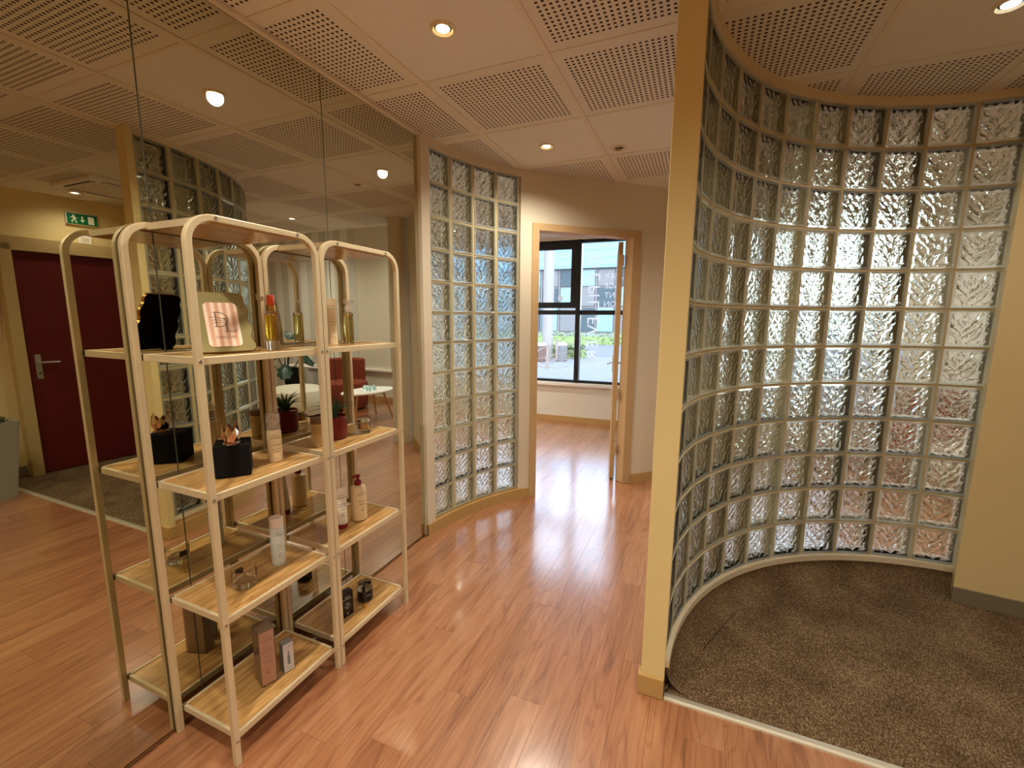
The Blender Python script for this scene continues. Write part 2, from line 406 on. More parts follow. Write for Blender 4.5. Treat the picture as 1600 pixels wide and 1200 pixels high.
# curved-off entry wall and lounge side wall
we = struct(MB().prism([(2.93, 2.87), (3.90, 2.765), (4.0, 2.9), (6.6, 2.9), (6.6, 3.05), (2.985, 3.05), (2.97, 2.99)], 0, 2.6).build('wall_entry', 'cream'), 'cream wall beside the right end of the glass blocks', 'wall')
d = Vector((.97, -.105)).normalized(); nn = Vector((d.y, -d.x))
def along(p, d, nn, s, t): return (p[0] + d.x * s + nn.x * t, p[1] + d.y * s + nn.y * t)
b = MB().prism([along((2.925, 2.8705), d, nn, 0, 0), along((2.925, 2.8705), d, nn, .97, 0), along((2.925, 2.8705), d, nn, .97, .012), along((2.925, 2.8705), d, nn, 0, .012)], 0, .085)
struct(b.build('baseboard_entry', 'greybase'), 'grey baseboard under the cream wall by the carpet', 'baseboard')
struct(MB().box(6.6, 6.72, 2.9, 6.4, 0, 3.0).build('wall_lounge', 'office_white'), 'far side wall of the lounge', 'wall')
# wall with the red door; local x runs along the wall, y towards the hall
RW = Matrix.Translation((3.98, 1.9, 0)) @ Matrix.Rotation(math.atan2(1, -.14), 4, 'Z')   # x axis -> +y direction
wr = MB(); wr.M = RW
wr.box(-4.7, .03, -.14, 0, 0, 2.6); wr.box(.83, 1.05, -.14, 0, 0, 2.6); wr.box(.03, .83, -.14, 0, 2.06, 2.6); wr.box(.03, .83, -.14, -.10, 0, 2.06)
struct(wr.build('wall_right', 'cream', fix=True), 'cream wall around the red door', 'wall')
mb = MB(); mb.M = RW; mb.box(-4.6, -.055, 0, .012, 0, .085)
struct(mb.build('baseboard_right', 'greybase'), 'grey baseboard on the cream wall by the red door', 'baseboard')
d1 = root('door_1', 'dark red door under the green exit sign', 'door'); d1.matrix_world = RW
mb = MB(); mb.box(-.05, .03, -.02, .145, 0, 2.06); mb.box(.83, .90, -.02, .145, 0, 2.06); mb.box(-.05, .90, -.02, .145, 2.0, 2.12)
mb.build('door_frame', 'reddoorframe', d1, bevel=.004)
MB().box(.035, .825, .08, .12, .012, 1.995).build('door_leaf', 'reddoor', d1, bevel=.003)
hp = MB().box(.075, .115, .12, .128, .88, 1.10).build('handle_plate', 'steel', d1, bevel=.004)
MB().tube([(.095, .125, 1.03), (.095, .175, 1.03), (.105, .18, 1.03), (.225, .178, 1.028)], .009, 10).build('door_handle', 'steel', d1)
MB().lathe([(.008, 0), (.008, .003)], 12).build('keyhole', 'dark', hp).matrix_local = Matrix.Translation((.095, .129, .93)) @ Matrix.Rotation(-PI / 2, 4, 'X')

# ---- door wall (45 degrees): local x along the wall from A, y pointing away from the camera
A = Vector((.34, 3.20)); DW = Matrix.Translation((A.x, A.y, 0)) @ Matrix.Rotation(math.atan2(.682, .731), 4, 'Z')
mb = MB(); mb.M = DW
mb.box(0, .13, 0, .09, 0, 2.56); mb.box(.985, 1.50, 0, .09, 0, 2.56); mb.box(.13, .985, 0, .09, 2.13, 2.56)
struct(mb.build('wall_front', 'door_wall', fix=True), 'pale wall around the open office doorway', 'wall')
mb = MB(); mb.M = DW; mb.box(.0, .083, -.012, 0, 0, .075); mb.box(1.06, 1.47, -.012, 0, 0, .075)
struct(mb.build('baseboard_front', 'tan'), 'tan baseboard either side of the office doorway', 'baseboard')
d2 = root('door_2', 'open office door in tan frame beside the left glass block wall', 'door'); d2.matrix_world = DW
mb = MB(); mb.box(.083, .14, -.014, .10, 0, 2.125); mb.box(.98, 1.058, -.014, .10, 0, 2.125); mb.box(.083, 1.058, -.014, .10, 2.115, 2.17)
mb.build('door_frame', 'doorframe', d2, bevel=.003)
lf = bpy.data.objects.new('door_leaf', None)
pv = DW @ Vector((.945, .11, 0)); a = math.atan2(pv.y - 0, pv.x - 1.6257) + math.radians(1.0)
lm = DW.inverted() @ (Matrix.Translation(pv) @ Matrix.Rotation(a, 4, 'Z'))
mb = MB(); mb.M = lm; mb.box(0, .83, -.02, .02, .012, 2.10); leaf = mb.build('door_leaf', 'doorframe', d2, bevel=.002)
mb = MB(); mb.M = lm
for sgn in (1, -1): mb.tube([(.76, .02 * sgn, 1.0), (.76, .065 * sgn, 1.0), (.75, .07 * sgn, 1.0), (.64, .07 * sgn, 1.0)], .009, 8)
mb.build('door_handle', 'steel', leaf)
mb = MB(); mb.M = lm; mb.box(.74, .78, .02, .026, .9, 1.08); mb.box(.74, .78, -.026, -.02, .9, 1.08); mb.build('handle_plate', 'steel', leaf)
for k, z in enumerate((.25, .75, 1.9)):
    q = MB(); q.M = lm; q.lathe([(.008, z), (.008, z + .09)], 8, (-.012, -.024, 0)); q.box(-.035, 0, -.028, -.02, z, z + .09); q.build('hinge', 'doorframe', d2)

# partition to the column, round column
struct(MB().box(1.46, 1.54, 4.25, 6.06, 0, 3.0).build('wall_partition', 'office_white'), 'partition between office and lounge', 'wall')
co = MB().lathe([(.12, 0), (.12, .085), (.113, .088), (.113, 2.57)], 40, (1.575, 4.235, 0)).build('column', 'door_wall')
struct(co, 'round pale column at the corner of the lounge', 'column')

# ------------------------------------------------------------------ street facade with windows; local x along, y outwards
FW = Matrix.Translation((0, 5.98, 0)) @ Matrix.Rotation(math.atan(.04), 4, 'Z')
AX0, AX1, BX0, BX1, WZ0, WZ1 = -1.97, 1.30, 1.72, 3.22, .56, 2.50
mb = MB(); mb.M = FW
mb.box(-2.4, AX0, 0, .26, 0, 3.0); mb.box(AX1, BX0, 0, .26, 0, 3.0); mb.box(BX1, 6.8, 0, .26, 0, 3.0)
mb.box(AX0, AX1, 0, .26, 0, WZ0); mb.box(BX0, BX1, 0, .26, 0, WZ0); mb.box(AX0, AX1, 0, .26, WZ1, 3.0); mb.box(BX0, BX1, 0, .26, WZ1, 3.0)
fw = struct(mb.build('wall_street', 'office_white', fix=True), 'street-side wall with the black framed windows', 'wall')
mb = MB(); mb.M = FW
mb.box(3.92, 6.6, -.004, 0, .07, 2.94)
def stripes():
    m = principled('striped_wallpaper', (222, 220, 212), .7); g = N(m); x, y, z = g.sep(g.coord())
    f = g.math('GREATER_THAN', g.math('FRACT', g.math('MULTIPLY', x, 1 / .34)), .5)
    g.base(g.mix(f, lin((236, 234, 228)), lin((208, 204, 196)))); return m
M['stripes'] = stripes()
mb.build('wallpaper', 'stripes', fw)
mb = MB(); mb.M = FW; mb.box(-2.3, 1.46, -.014, 0, 0, .075); mb.box(1.56, 6.5, -.014, 0, 0, .075)
struct(mb.build('baseboard_street', 'tan'), 'tan baseboard under the street windows', 'baseboard')
mb = MB(); mb.M = FW; mb.box(AX0, 1.44, -.05, .03, WZ0 - .045, WZ0 - .005); mb.box(1.56, 5.2, -.05, .03, WZ0 - .045, WZ0 - .005)
struct(mb.build('trim_sill', 'ceilwhite', bevel=.006), 'white window sill ledge along the street wall', 'window sill')

def window(name, label, x0, x1, mulls, transom, sash):
    w = root(name, label, 'window'); w.matrix_world = FW
    y0, y1 = .03, .10; mb = MB()
    mb.box(x0, x1, y0, y1, WZ0, WZ0 + .035); mb.box(x0, x1, y0, y1, WZ1 - .04, WZ1)
    mb.box(x0, x0 + .05, y0, y1, WZ0, WZ1); mb.box(x1 - .05, x1, y0, y1, WZ0, WZ1)
    for q in mulls: mb.box(q - .032, q + .032, y0 - .03, y1, WZ0, WZ1)
    mb.build('window_frame', 'blackmetal', w, bevel=.003)
    mb = MB(); xs = [x0] + mulls + [x1]
    for p, q in zip(xs, xs[1:]): mb.box(p + .03, q - .03, y0, y1, transom - .03, transom + .03)
    mb.build('transom', 'blackmetal', w)
    if sash:
        p, q = sash; z0, z1 = transom + .03, WZ1 - .04; t = .075; p += .03; q -= .03; z0 += .03; mb = MB()
        mb.box(p, q, 0, .05, z0, z0 + t); mb.box(p, q, 0, .05, z1 - t, z1); mb.box(p, p + t, 0, .05, z0 + t, z1 - t); mb.box(q - t, q, 0, .05, z0 + t, z1 - t)
        mb.build('sash', 'blackmetal', w, bevel=.004)
    for p, q in zip(xs, xs[1:]):
        for z0, z1 in ((WZ0 + .035, transom - .03), (transom + .03, WZ1 - .04)):
            MB().box(p + .032, q - .032, .064, .066, z0, z1).build('pane', 'pane', w)
    return w
wa = window('window_1', 'black framed office window seen through the doorway', AX0, AX1, [-1.295, -.62, .055, .73], 1.535, (-.62, .055))
wb = window('window_2', 'black framed lounge window behind the right glass blocks', BX0, BX1, [2.22, 2.72], 1.535, None)

# lettering and emblem stuck to the office window (reads from the street)
def vinyl():
    m = bpy.data.materials.new('white_vinyl'); m.use_nodes = True; t = m.node_tree; t.nodes.clear()
    o = t.nodes.new('ShaderNodeOutputMaterial'); a = t.nodes.new('ShaderNodeBsdfDiffuse'); b = t.nodes.new('ShaderNodeBsdfTranslucent'); x = t.nodes.new('ShaderNodeMixShader')
    a.inputs[0].default_value = b.inputs[0].default_value = (.86, .84, .86, 1); t.links.new(a.outputs[0], x.inputs[1]); t.links.new(b.outputs[0], x.inputs[2]); t.links.new(x.outputs[0], o.inputs[0]); return m
M['vinyl'] = vinyl()
def zpx(y): return 1.55 + (486 - y) * .00821
mb = MB()
for ch, y in zip('DEPILEVER.', (407, 430, 450, 460, 474, 501, 516, 540, 558, 574)):
    text_map(mb, ch, .225, lambda u, v: (.335 - v, .061, zpx(y) - u))
mb.build('big_lettering', 'vinyl', wa)
mb = MB()
for word, y in (('LASER', 434), ('DÉTATOUAGE', 449), ('TRAITEMENT', 464), ('ÉPILATION', 478)):
    vs, fs = glyphs(word, .105); right = max(u for u, v in vs)
    text_map(mb, word, .105, lambda u, v: (.40 + right - u, .061, zpx(y) + v))
mb.build('small_lettering', 'vinyl', wa)
def letter_D(mb, s, y0, y1, mat=0, w=.62, thin=.13):       # serif D, height s, origin at the foot of the stem
    mb.plate([(0, 0), (thin * s, 0), (thin * s, s), (0, s)], y0, y1, mat)
    mb.plate([(-.1 * s, 0), (.2 * s, 0), (.2 * s, .035 * s), (-.1 * s, .035 * s)], y0, y1, mat); mb.plate([(-.1 * s, s), (.2 * s, s), (.2 * s, .965 * s), (-.1 * s, .965 * s)], y0, y1, mat)
    n = 14
    for i in range(n):
        q = []
        for k, (aa, bb) in ((i, (w, .5)), (i + 1, (w, .5)), (i + 1, (w - thin * .9, .47)), (i, (w - thin * .9, .47))):
            t = -PI / 2 + PI * k / n; q.append(((.13 + aa * math.cos(t)) * s, (.5 + bb * math.sin(t)) * s))
        mb.plate(q, y0, y1, mat)
def letter_L(mb, s, y0, y1, mat=0, thin=.12):
    mb.plate([(0, 0), (thin * s, 0), (thin * s, s), (0, s)], y0, y1, mat)
    mb.plate([(-.12 * s, s), (.24 * s, s), (.24 * s, .965 * s), (-.12 * s, .965 * s)], y0, y1, mat)
    mb.plate([(-.12 * s, 0), (.62 * s, 0), (.66 * s, .2 * s), (.62 * s, .2 * s), (.56 * s, .04 * s), (-.12 * s, .035 * s)], y0, y1, mat)
mb = MB(); mb.M = Matrix.Translation((-.36, .058, .74)) @ Matrix.Diagonal((-1, 1, 1, 1)); letter_D(mb, .30, 0, .002)
mb.M = Matrix.Translation((-.225, .058, .86)) @ Matrix.Diagonal((-1, 1, 1, 1)); letter_L(mb, .29, 0, .002)
mb.M = Matrix.Translation((-.30, .058, .93))
for k in range(3):
    pts = [(.42 * math.cos(t) * (1 - .12 * k), 0, .06 * math.sin(t * 2 + k) - .06 * k) for t in [i * PI / 12 for i in range(3, 11)]]
    mb.tube(pts, .004, 4)
mb.build('emblem', 'vinyl', wa, fix=True)
mb = MB(); mb.M = Matrix.Translation((-.21, .061, 1.73)) @ Matrix.Rotation(PI / 2, 4, 'X'); mb.lathe([(.036, -.001), (.036, .001)], 20); mb.build('round_sticker', 'vinyl', wa)

# light portals over the openings help sampling only
for x0, x1 in ((AX0, AX1), (BX0, BX1)):
    ld = bpy.data.lights.new('window_portal', 'AREA'); ld.shape = 'RECTANGLE'; ld.size = x1 - x0; ld.size_y = WZ1 - WZ0; ld.cycles.is_portal = True
    lo = bpy.data.objects.new('window_portal', ld); COL.objects.link(lo)
    lo.matrix_world = FW @ Matrix.Translation(((x0 + x1) / 2, .3, (WZ0 + WZ1) / 2)) @ Matrix.Rotation(-PI / 2, 4, 'X')

# ------------------------------------------------------------------ mirror panels
for k, (y0, y1, lab) in enumerate(((-.566, .1642, 'mirror panel nearest the viewer, before the shelf units'), (.1658, .8947, 'mirror panel at the near end of the two shelf units'),
                                   (.8963, 1.6262, 'middle mirror panel directly behind the two shelf units'), (1.6278, 2.358, 'last mirror panel, touching the left glass block wall'))):
    mb = MB(); mb.box(-.006, 0, y0, y1, .0, 2.522, 1)
    mb.add([(.0003, y0 + .0015, .002), (.0003, y1 - .0015, .002), (.0003, y1 - .0015, 2.52), (.0003, y0 + .0015, 2.52)], [(0, 1, 2, 3)], 0)
    tag(mb.build('mirror_panel', ['mirror', 'mirroredge']), lab, 'mirror', 'mirror panels along the left wall')

# ------------------------------------------------------------------ glass block walls
BW, BT = .186, .080
def block_mesh(h, front):
    """hollow block centred at the origin, front face at y=+t/2; panes ribbed, sides opaque"""
    w = BW / 2; z = h / 2; t = BT / 2; e = .012
    mb = MB()
    for s in (1, -1):
        y = s * t; o = [(-w, y, -z), (w, y, -z), (w, y, z), (-w, y, z)]; yi = s * (t - .003)
        i = [(-w + e, yi, -z + e), (w - e, yi, -z + e), (w - e, yi, z - e), (-w + e, yi, z - e)]
        fs = [(0, 1, 5, 4), (1, 2, 6, 5), (2, 3, 7, 6), (3, 0, 4, 7)]; f2 = [(4, 5, 6, 7)]
        if s > 0: fs = [f[::-1] for f in fs]; f2 = [f[::-1] for f in f2]
        mb.add(o + i, fs, 1); mb.add(o + i, f2, 0)
    k = .001
    mb.add([(-w, -t + k, -z), (w, -t + k, -z), (w, t - k, -z), (-w, t - k, -z), (-w, -t + k, z), (w, -t + k, z), (w, t - k, z), (-w, t - k, z)],
           [(0, 1, 2, 3), (4, 7, 6, 5), (1, 5, 6, 2), (3, 7, 4, 0)], 2)
    return mb
def glass_wall(root_o, c, R, a0, pitch, ncol, z0, dz, nrow, h):
    """blocks stand between radius R and R+BT; column k spans a0-k*pitch .. a0-(k+1)*pitch (degrees)"""
    rm = R + BT / 2; proto = None; mo = MB()
    def blkm(k): 
        a = math.radians(a0 - (k + .5) * pitch); return Matrix.Translation((c[0] + rm * math.cos(a), c[1] + rm * math.sin(a), 0)) @ Matrix.Rotation(a + PI / 2, 4, 'Z')
    for k in range(ncol):
        m = blkm(k)
        for r in range(nrow):
            mm = m @ Matrix.Translation((0, 0, z0 + (r + .5) * dz))
            if proto is None: o = proto = block_mesh(h, True).build('glass_block', ['blockpane', 'blockrim', 'blockside'], root_o)
            else: o = copy(proto, root_o)
            o.matrix_local = mm
    t = BT / 2 - .004; w = BW / 2
    corners = [[m @ Vector(p) for p in ((-w, t, 0), (-w, -t, 0), (w, t, 0), (w, -t, 0))] for m in (blkm(k) for k in range(ncol))]
    zt = z0 + nrow * dz
    for k in range(ncol + 1):                       # upright joints
        if k == 0: q = corners[0]; e = blkm(-1); l = [e @ Vector((-w, t, 0)), e @ Vector((-w, -t, 0))]; l = [q[0] + (q[0] - q[2]).normalized() * .0, q[1]]
        # edges: the side of column k-1 facing column k
        if k == 0: lo, li = corners[0][2] + (corners[0][2] - corners[0][0]).normalized() * .008, corners[0][3] + (corners[0][3] - corners[0][1]).normalized() * .008; ro, ri = corners[0][2], corners[0][3]
        elif k == ncol: lo, li = corners[-1][0], corners[-1][1]; ro, ri = lo + (corners[-1][0] - corners[-1][2]).normalized() * .008, li + (corners[-1][1] - corners[-1][3]).normalized() * .008
        else: lo, li, ro, ri = corners[k - 1][0], corners[k - 1][1], corners[k][2], corners[k][3]
        mo.prism([(p.x, p.y) for p in (lo, ro, ri, li)], z0, zt)
    for k in range(ncol):
        q = corners[k]; poly = [(p.x, p.y) for p in (q[0], q[2], q[3], q[1])]
        for r in range(nrow + 1):
            zc = z0 + r * dz; g = (dz - h) / 2
            mo.prism(poly, max(z0 - .002, zc - g), min(zt + .002, zc + g))
    mo.build('mortar', 'mortar', root_o)

# right wall: a quarter circle round the carpet bay
gw = root('wall_glass_right', 'curved glass block wall round the brown carpet bay', 'wall')
glass_wall(gw, RC, RR, 178.9, 8.25, 11, .14, .197, 12, .1855)
MB().arc(RC, RR - .012, RR + BT, 178.8, 87, 2.503, 2.545, 40).build('top_strip', 'trimwhite', gw)
MB().arc(RC, RR - .016, RR + BT + .002, 178.8, 87, .110, .141, 40).build('sill_strip', 'trimwhite', gw)
MB().arc(RC, RR - .001, RR + BT, 178.8, 87, 0, .112, 40).build('plinth', 'tan', gw)
MB().arc(RC, RR + BT, RR + BT + .012, 178.8, 87, 0, .085, 40).build('baseboard', 'tan', gw)
MB().box(1.495, 1.582, 1.628, 1.668, .0, 2.56).build('end_post', 'cream', gw, bevel=.003)
MB().box(1.485, 1.582, 1.617, 1.680, 0, .085).build('post_base', 'tan', gw, bevel=.004)
# left wall: four columns up against the mirror
LC, LR = (1.747, 2.179), 1.743
gl = root('wall_glass_left', 'curved glass block wall between mirror and office doorway', 'wall')
glass_wall(gl, LC, LR, 171.45, 6.7, 4, .088, .2, 12, .190)
MB().arc(LC, LR - .012, LR + BT, 174.2, 171.7, 0, 2.56, 3).build('side_strip', 'door_wall', gl)
MB().arc(LC, LR - .006, LR + BT, 144.45, 143.2, 0, 2.56, 3).build('side_strip', 'door_wall', gl)
MB().arc(LC, LR - .008, LR + BT, 171.7, 144.4, 2.488, 2.545, 20).build('top_strip', 'door_wall', gl)
MB().arc(LC, LR + .002, LR + BT, 171.7, 144.4, 0, .088, 20).build('plinth', 'tan', gl)
MB().arc(LC, LR - .02, LR + .004, 174.2, 143.4, 0, .078, 20).build('baseboard', 'tan', gl)

# ------------------------------------------------------------------ ceiling lamps, seen ones and added fill lights
def emit(name, rgb, s):
    m = bpy.data.materials.new(name); m.use_nodes = True; t = m.node_tree; t.nodes.clear(); o = t.nodes.new('ShaderNodeOutputMaterial'); e = t.nodes.new('ShaderNodeEmission')
    e.inputs[0].default_value = rgb; e.inputs[1].default_value = s; t.links.new(e.outputs[0], o.inputs[0]); return m
M['warmbulb'] = emit('warm_bulb', (1, .80, .45, 1), 14); M['coolbulb'] = emit('cool_bulb', (.86, .94, 1, 1), 14)
M['deadbulb'] = principled('unlit_bulb', (60, 52, 44), .2)
M['lampring'] = principled('lamp_ring', (224, 204, 166), .3, .4)
ring = MB().lathe([(.049, .0), (.049, -.004), (.044, -.009), (.039, -.009), (.036, -.004), (.033, .0)], 28)
def lamp(x, y, bulb, label, power, color, z=H):
    t = thing('ceiling_spotlight', label, 'ceiling light', (x, y, z), 0, 'round recessed ceiling spotlights')
    ring.build('lamp_ring', 'lampring', t); MB().lathe([(0.026, -.002), (.022, -.005), (0.0001, -.0065)], 24).build('bulb', bulb, t)
    if power:
        l = bpy.data.lights.new('lamp_light', 'SPOT'); l.energy = power; l.color = color; l.spot_size = math.radians(152); l.spot_blend = 1.0; l.shadow_soft_size = .035
        o = bpy.data.objects.new('lamp_light', l); COL.objects.link(o); o.parent = t; o.location = (0, 0, -.02)
WARM = (1, .95, .81); NEUT = (1, .86, .66); COOL = (1, .96, .90)
lamp(.653, 1.598, 'warmbulb', 'lit warm spotlight in the plain tile nearest above the shelf units', LAMP_W, WARM)
lamp(.646, 2.843, 'warmbulb', 'lit warm spotlight in the plain tile before the left glass blocks', LAMP_W, WARM)
lamp(1.065, 3.045, 'deadbulb', 'unlit dark spotlight near the office doorway', 0, WARM)
lamp(2.532, 2.226, 'coolbulb', 'white lit spotlight above the carpet bay', LAMP_W * .4, COOL)
lamp(3.62, 2.30, 'coolbulb', 'white lit spotlight in front of the red door', LAMP_W * .22, COOL)
lamp(2.669, 3.783, 'coolbulb', 'white lit spotlight in the lounge ceiling', LAMP_W * .8, COOL)
lamp(-1.15, 3.6, 'coolbulb', 'added unseen fill light in the office ceiling, deeper in', LAMP_W * 2.2, COOL, 2.528)  # this office pair is out of view, added to brighten the office
lamp(-1.3, 5.0, 'coolbulb', 'added unseen fill light in the office ceiling, by the end wall', LAMP_W * 2.2, COOL, 2.528)
lamp(2.6, 5.2, 'coolbulb', 'added unseen fill light in the raised lounge ceiling by the window', LAMP_W * 1.7, COOL, 2.94)  # both raised-ceiling lamps are unseen, added to lift the lounge
lamp(4.6, 5.0, 'coolbulb', 'added unseen fill light in the raised lounge ceiling by the striped wall', LAMP_W * 2.2, COOL, 2.94)
lamp(.653, .34, 'warmbulb', 'added unseen warm fill light beside the mirror, nearest the viewer', LAMP_W, WARM)  # from here on: unseen lamps over and behind the viewer, added as hall fill
lamp(1.88, .34, 'warmbulb', 'added unseen warm fill light straight above the viewer', LAMP_W, WARM)
lamp(3.1, .34, 'warmbulb', 'added unseen warm fill light near the right wall', LAMP_W, WARM)
lamp(.653, -.92, 'warmbulb', 'added unseen warm fill light behind the viewer by the mirror', LAMP_W, WARM)
lamp(1.88, -1.5, 'warmbulb', 'added unseen warm fill light behind the viewer mid-room', LAMP_W, WARM)

# ------------------------------------------------------------------ shelf units
def frame_arch(x):
    pts = []; y0, y1, zt, r = .010, .452, 1.735, .075
    pts += [(x, y0, 0), (x, y0, zt - r)]
    for k in range(1, 9): a = PI - k * PI / 16; pts.append((x, y0 + r + r * math.cos(a), zt - r + r * math.sin(a)))
    for k in range(0, 8): a = PI / 2 - k * PI / 16; pts.append((x, y1 - r + r * math.cos(a), zt - r + r * math.sin(a)))
    pts += [(x, y1, zt - r), (x, y1, 0)]
    return MB().tube(pts, .0095, square=True, up=(1, 0, 0))
def shelf_unit(y, label):
    u = thing('shelf_unit', label, 'shelf unit', (0, y, 0), 0, 'arched metal shelf units before the mirror')
    frame_arch(.316).build('front_frame', 'champagne', u, bevel=.002)
    bf = frame_arch(.017).build('back_frame', 'champagne', u, bevel=.002)
    bk = MB(); bk.box(.004, .022, .440, .464, 1.52, 1.545); bk.lathe([(.006, 0), (.006, .006)], 10, (.03, .452, 1.53)); bk.build('wall_bracket', 'champagne', bf)
    for z in (.098, .512, .923, 1.338):
        s = MB().box(.0285, .3065, .0225, .4395, z - .016, z - .001).build('shelf', 'oak', u)
        for bx in ((.024, .309, .0195, .030), (.024, .309, .432, .4425), (.0265, .036, .0195, .4425), (.298, .3095, .0195, .4425)):
            MB().box(*bx, z - .02, z + .002).build('rim_bar', 'champagne', s, bevel=.001, seg=1)
    s = MB().box(.020, .3125, .085, .377, 1.722, 1.736).build('top_shelf', 'oak', u)
    for ya in (.076, .376): MB().box(.022, .312, ya, ya + .010, 1.722, 1.742).build('rim_bar', 'champagne', s)
    sc = MB(); sc.M = Matrix.Rotation(PI / 2, 4, 'Y'); sc.lathe([(.0052, 0), (.0048, .002), (.002, .0025)], 10); so = sc.build('screw', 'steel', u)
    spots = [(yy, z) for z in (.09, .505, .915, 1.33) for yy in (.010, .452)] + [(.09, 1.736), (.372, 1.736)]
    for k, (yy, z) in enumerate(spots):
        o = so if k == 0 else copy(so, u)
        o.location = (.3255, yy, z)
shelf_unit(.793, 'beige arched shelf unit nearer the viewer, holding the picture frame')
shelf_unit(1.2575, 'beige arched shelf unit farther from the viewer, holding the potted plant')

# ------------------------------------------------------------------ things on the shelves
Z2, Z3, Z4, Z5 = 1.3385, .9235, .5125, .0985
M['ink'] = principled('print_ink', (70, 58, 48), .6); M['inkgrey'] = principled('print_ink_grey', (120, 122, 124), .6)
M['inkwhite'] = principled('print_ink_white', (225, 220, 212), .6); M['inkrose'] = principled('print_ink_rose', (150, 98, 76), .6)
M['creamplastic'] = principled('cream_plastic', (240, 214, 172), .3); M['peachplastic'] = principled('peach_plastic', (240, 220, 184), .32)
M['winered'] = principled('wine_red_plastic', (128, 18, 30), .25); M['blackplastic'] = principled('black_plastic', (16, 14, 14), .25)
M['frost'] = principled('frosted_plastic', (224, 230, 226), .25, trans=.1); M['frostcap'] = principled('milky_cap', (232, 214, 198), .3)
M['blackstone'] = principled('black_block', (13, 11, 13), .8, spec=.2)
g = N(M['blackstone']); g.normal(g.bump(g.noise(g.coord(), 60, 4), .5, .004))
M['clear'] = clearglass('clear_glass'); M['amber'] = clearglass('amber_oil', (240, 196, 60), 0, 1.36); M['paleoil'] = clearglass('pale_yellow_oil', (238, 226, 150), 0, 1.36)
M['orangecap'] = principled('orange_red_cap', (214, 78, 40), .25)
M['boxpink'] = principled('rose_cardboard', (238, 194, 172), .45); M['boxsilver'] = principled('silver_cardboard', (196, 176, 154), .3, .4)
M['boxgrey'] = principled('pale_grey_cardboard', (206, 196, 194), .5); M['boxgreyside'] = principled('grey_cardboard', (140, 142, 140), .5)
def film():
    m = bpy.data.materials.new('clear_film'); m.use_nodes = True; t = m.node_tree; t.nodes.clear(); o = t.nodes.new('ShaderNodeOutputMaterial'); mx = t.nodes.new('ShaderNodeMixShader')
    a = t.nodes.new('ShaderNodeBsdfTransparent'); b = t.nodes.new('ShaderNodeBsdfGlossy'); b.inputs['Roughness'].default_value = .1; f = t.nodes.new('ShaderNodeFresnel'); f.inputs[0].default_value = 1.3
    t.links.new(f.outputs[0], mx.inputs[0]); t.links.new(a.outputs[0], mx.inputs[1]); t.links.new(b.outputs[0], mx.inputs[2]); t.links.new(mx.outputs[0], o.inputs[0]); return m
M['film'] = film()

# picture frame with monogram card
pf = thing('picture_frame', 'scalloped olive picture frame with gold edge and pink striped monogram card', 'picture frame', (.201, .967, Z2 + .004), 0)
tilt = Matrix.Rotation(math.atan2(.149, .051), 4, 'Z') @ Matrix.Rotation(math.radians(-17), 4, 'X')     # local x to the right seen from the front, front is -y
def outline(g_):
    pts = []; hw = lambda v: .074 + .010 * (1 - v / .2) + g_
    side = []
    for i in range(25):
        v = .02 + .155 * i / 24; side.append((hw(v) + .0045 * math.cos(i / 24 * 2 * PI * 2.5 + .4), v))
    cr = [(.074 + g_ - .028 + .028 * math.cos(a), .175 + g_ + .024 * math.sin(a)) for a in [k * PI / 12 for k in range(1, 6)]]
    bl = [(.086 + g_ - .016 + .016 * math.sin(a), .016 - g_ - .016 * math.cos(a)) for a in [k * PI / 12 for k in range(1, 6)]]
    rightside = [(.03, -g_)] + bl + side + cr + [(.03, .199 + g_)]
    return rightside + [(-x, z) for x, z in rightside[::-1]]
M['olive'] = principled('olive_mat', (138, 126, 78), .5); M['velvet'] = principled('black_velvet', (8, 7, 7), .95, spec=.1)
mb = MB(); mb.M = tilt; mb.plate(outline(.0028), -.004, .006); mb.build('gold_edge', 'gold', pf, fix=True)
mb = MB(); mb.M = tilt; mb.plate(outline(0), -.007, -.0035); mb.build('olive_mat', 'olive', pf, fix=True)
mb = MB(); mb.M = tilt; mb.plate(outline(.0005), .0055, .010); mb.tube([(0, .012, .12), (0, .055, .008)], .012, 4, square=True); mb.build('velvet_back', 'velvet', pf, fix=True)
def cardmat():
    m = principled('striped_card', (238, 204, 182), .5); g = N(m); x, y, z = g.sep(g.coord('UV'))
    f = g.math('GREATER_THAN', g.math('FRACT', g.math('MULTIPLY', x, 4.5)), .5); g.base(g.mix(f, lin((242, 214, 194)), lin((214, 166, 136)))); return m
M['card'] = cardmat()
rr = []
for cx, cz, a0 in ((.034, .030, -90), (.034, .150, 0), (-.034, .150, 90), (-.034, .030, 180)):
    for k in range(6): a = math.radians(a0 + k * 18); rr.append((cx + .014 * math.cos(a), cz + .014 * math.sin(a)))
mb = MB(); mb.M = tilt; mb.plate(rr, -.0085, -.0068); card = mb.build('card', 'card', pf, fix=True)
uv = card.data.uv_layers.new(name='UVMap'); inv = tilt.inverted()
for l in card.data.loops:
    q = inv @ card.data.vertices[l.vertex_index].co; uv.data[l.index].uv = ((q.x + .05) / .1, q.z / .2)
mb = MB(); mb.M = tilt @ Matrix.Translation((-.020, -.0095, .082)); letter_D(mb, .050, 0, .0008, thin=.07)
mb.M = tilt @ Matrix.Translation((.008, -.0095, .066)); letter_L(mb, .046, 0, .0008, thin=.07)
mb.M = tilt @ Matrix.Translation((-.012, -.0092, .100))
for k in range(3): mb.tube([(-.022 + .003 * k, 0, .012 - .009 * k), (-.008, 0, .016 - .009 * k), (.012, 0, .010 - .007 * k), (.026, 0, .004 - .006 * k)], .0006, 4)
mb.build('monogram', principled('taupe_ink', (112, 92, 76), .5), card, fix=True)
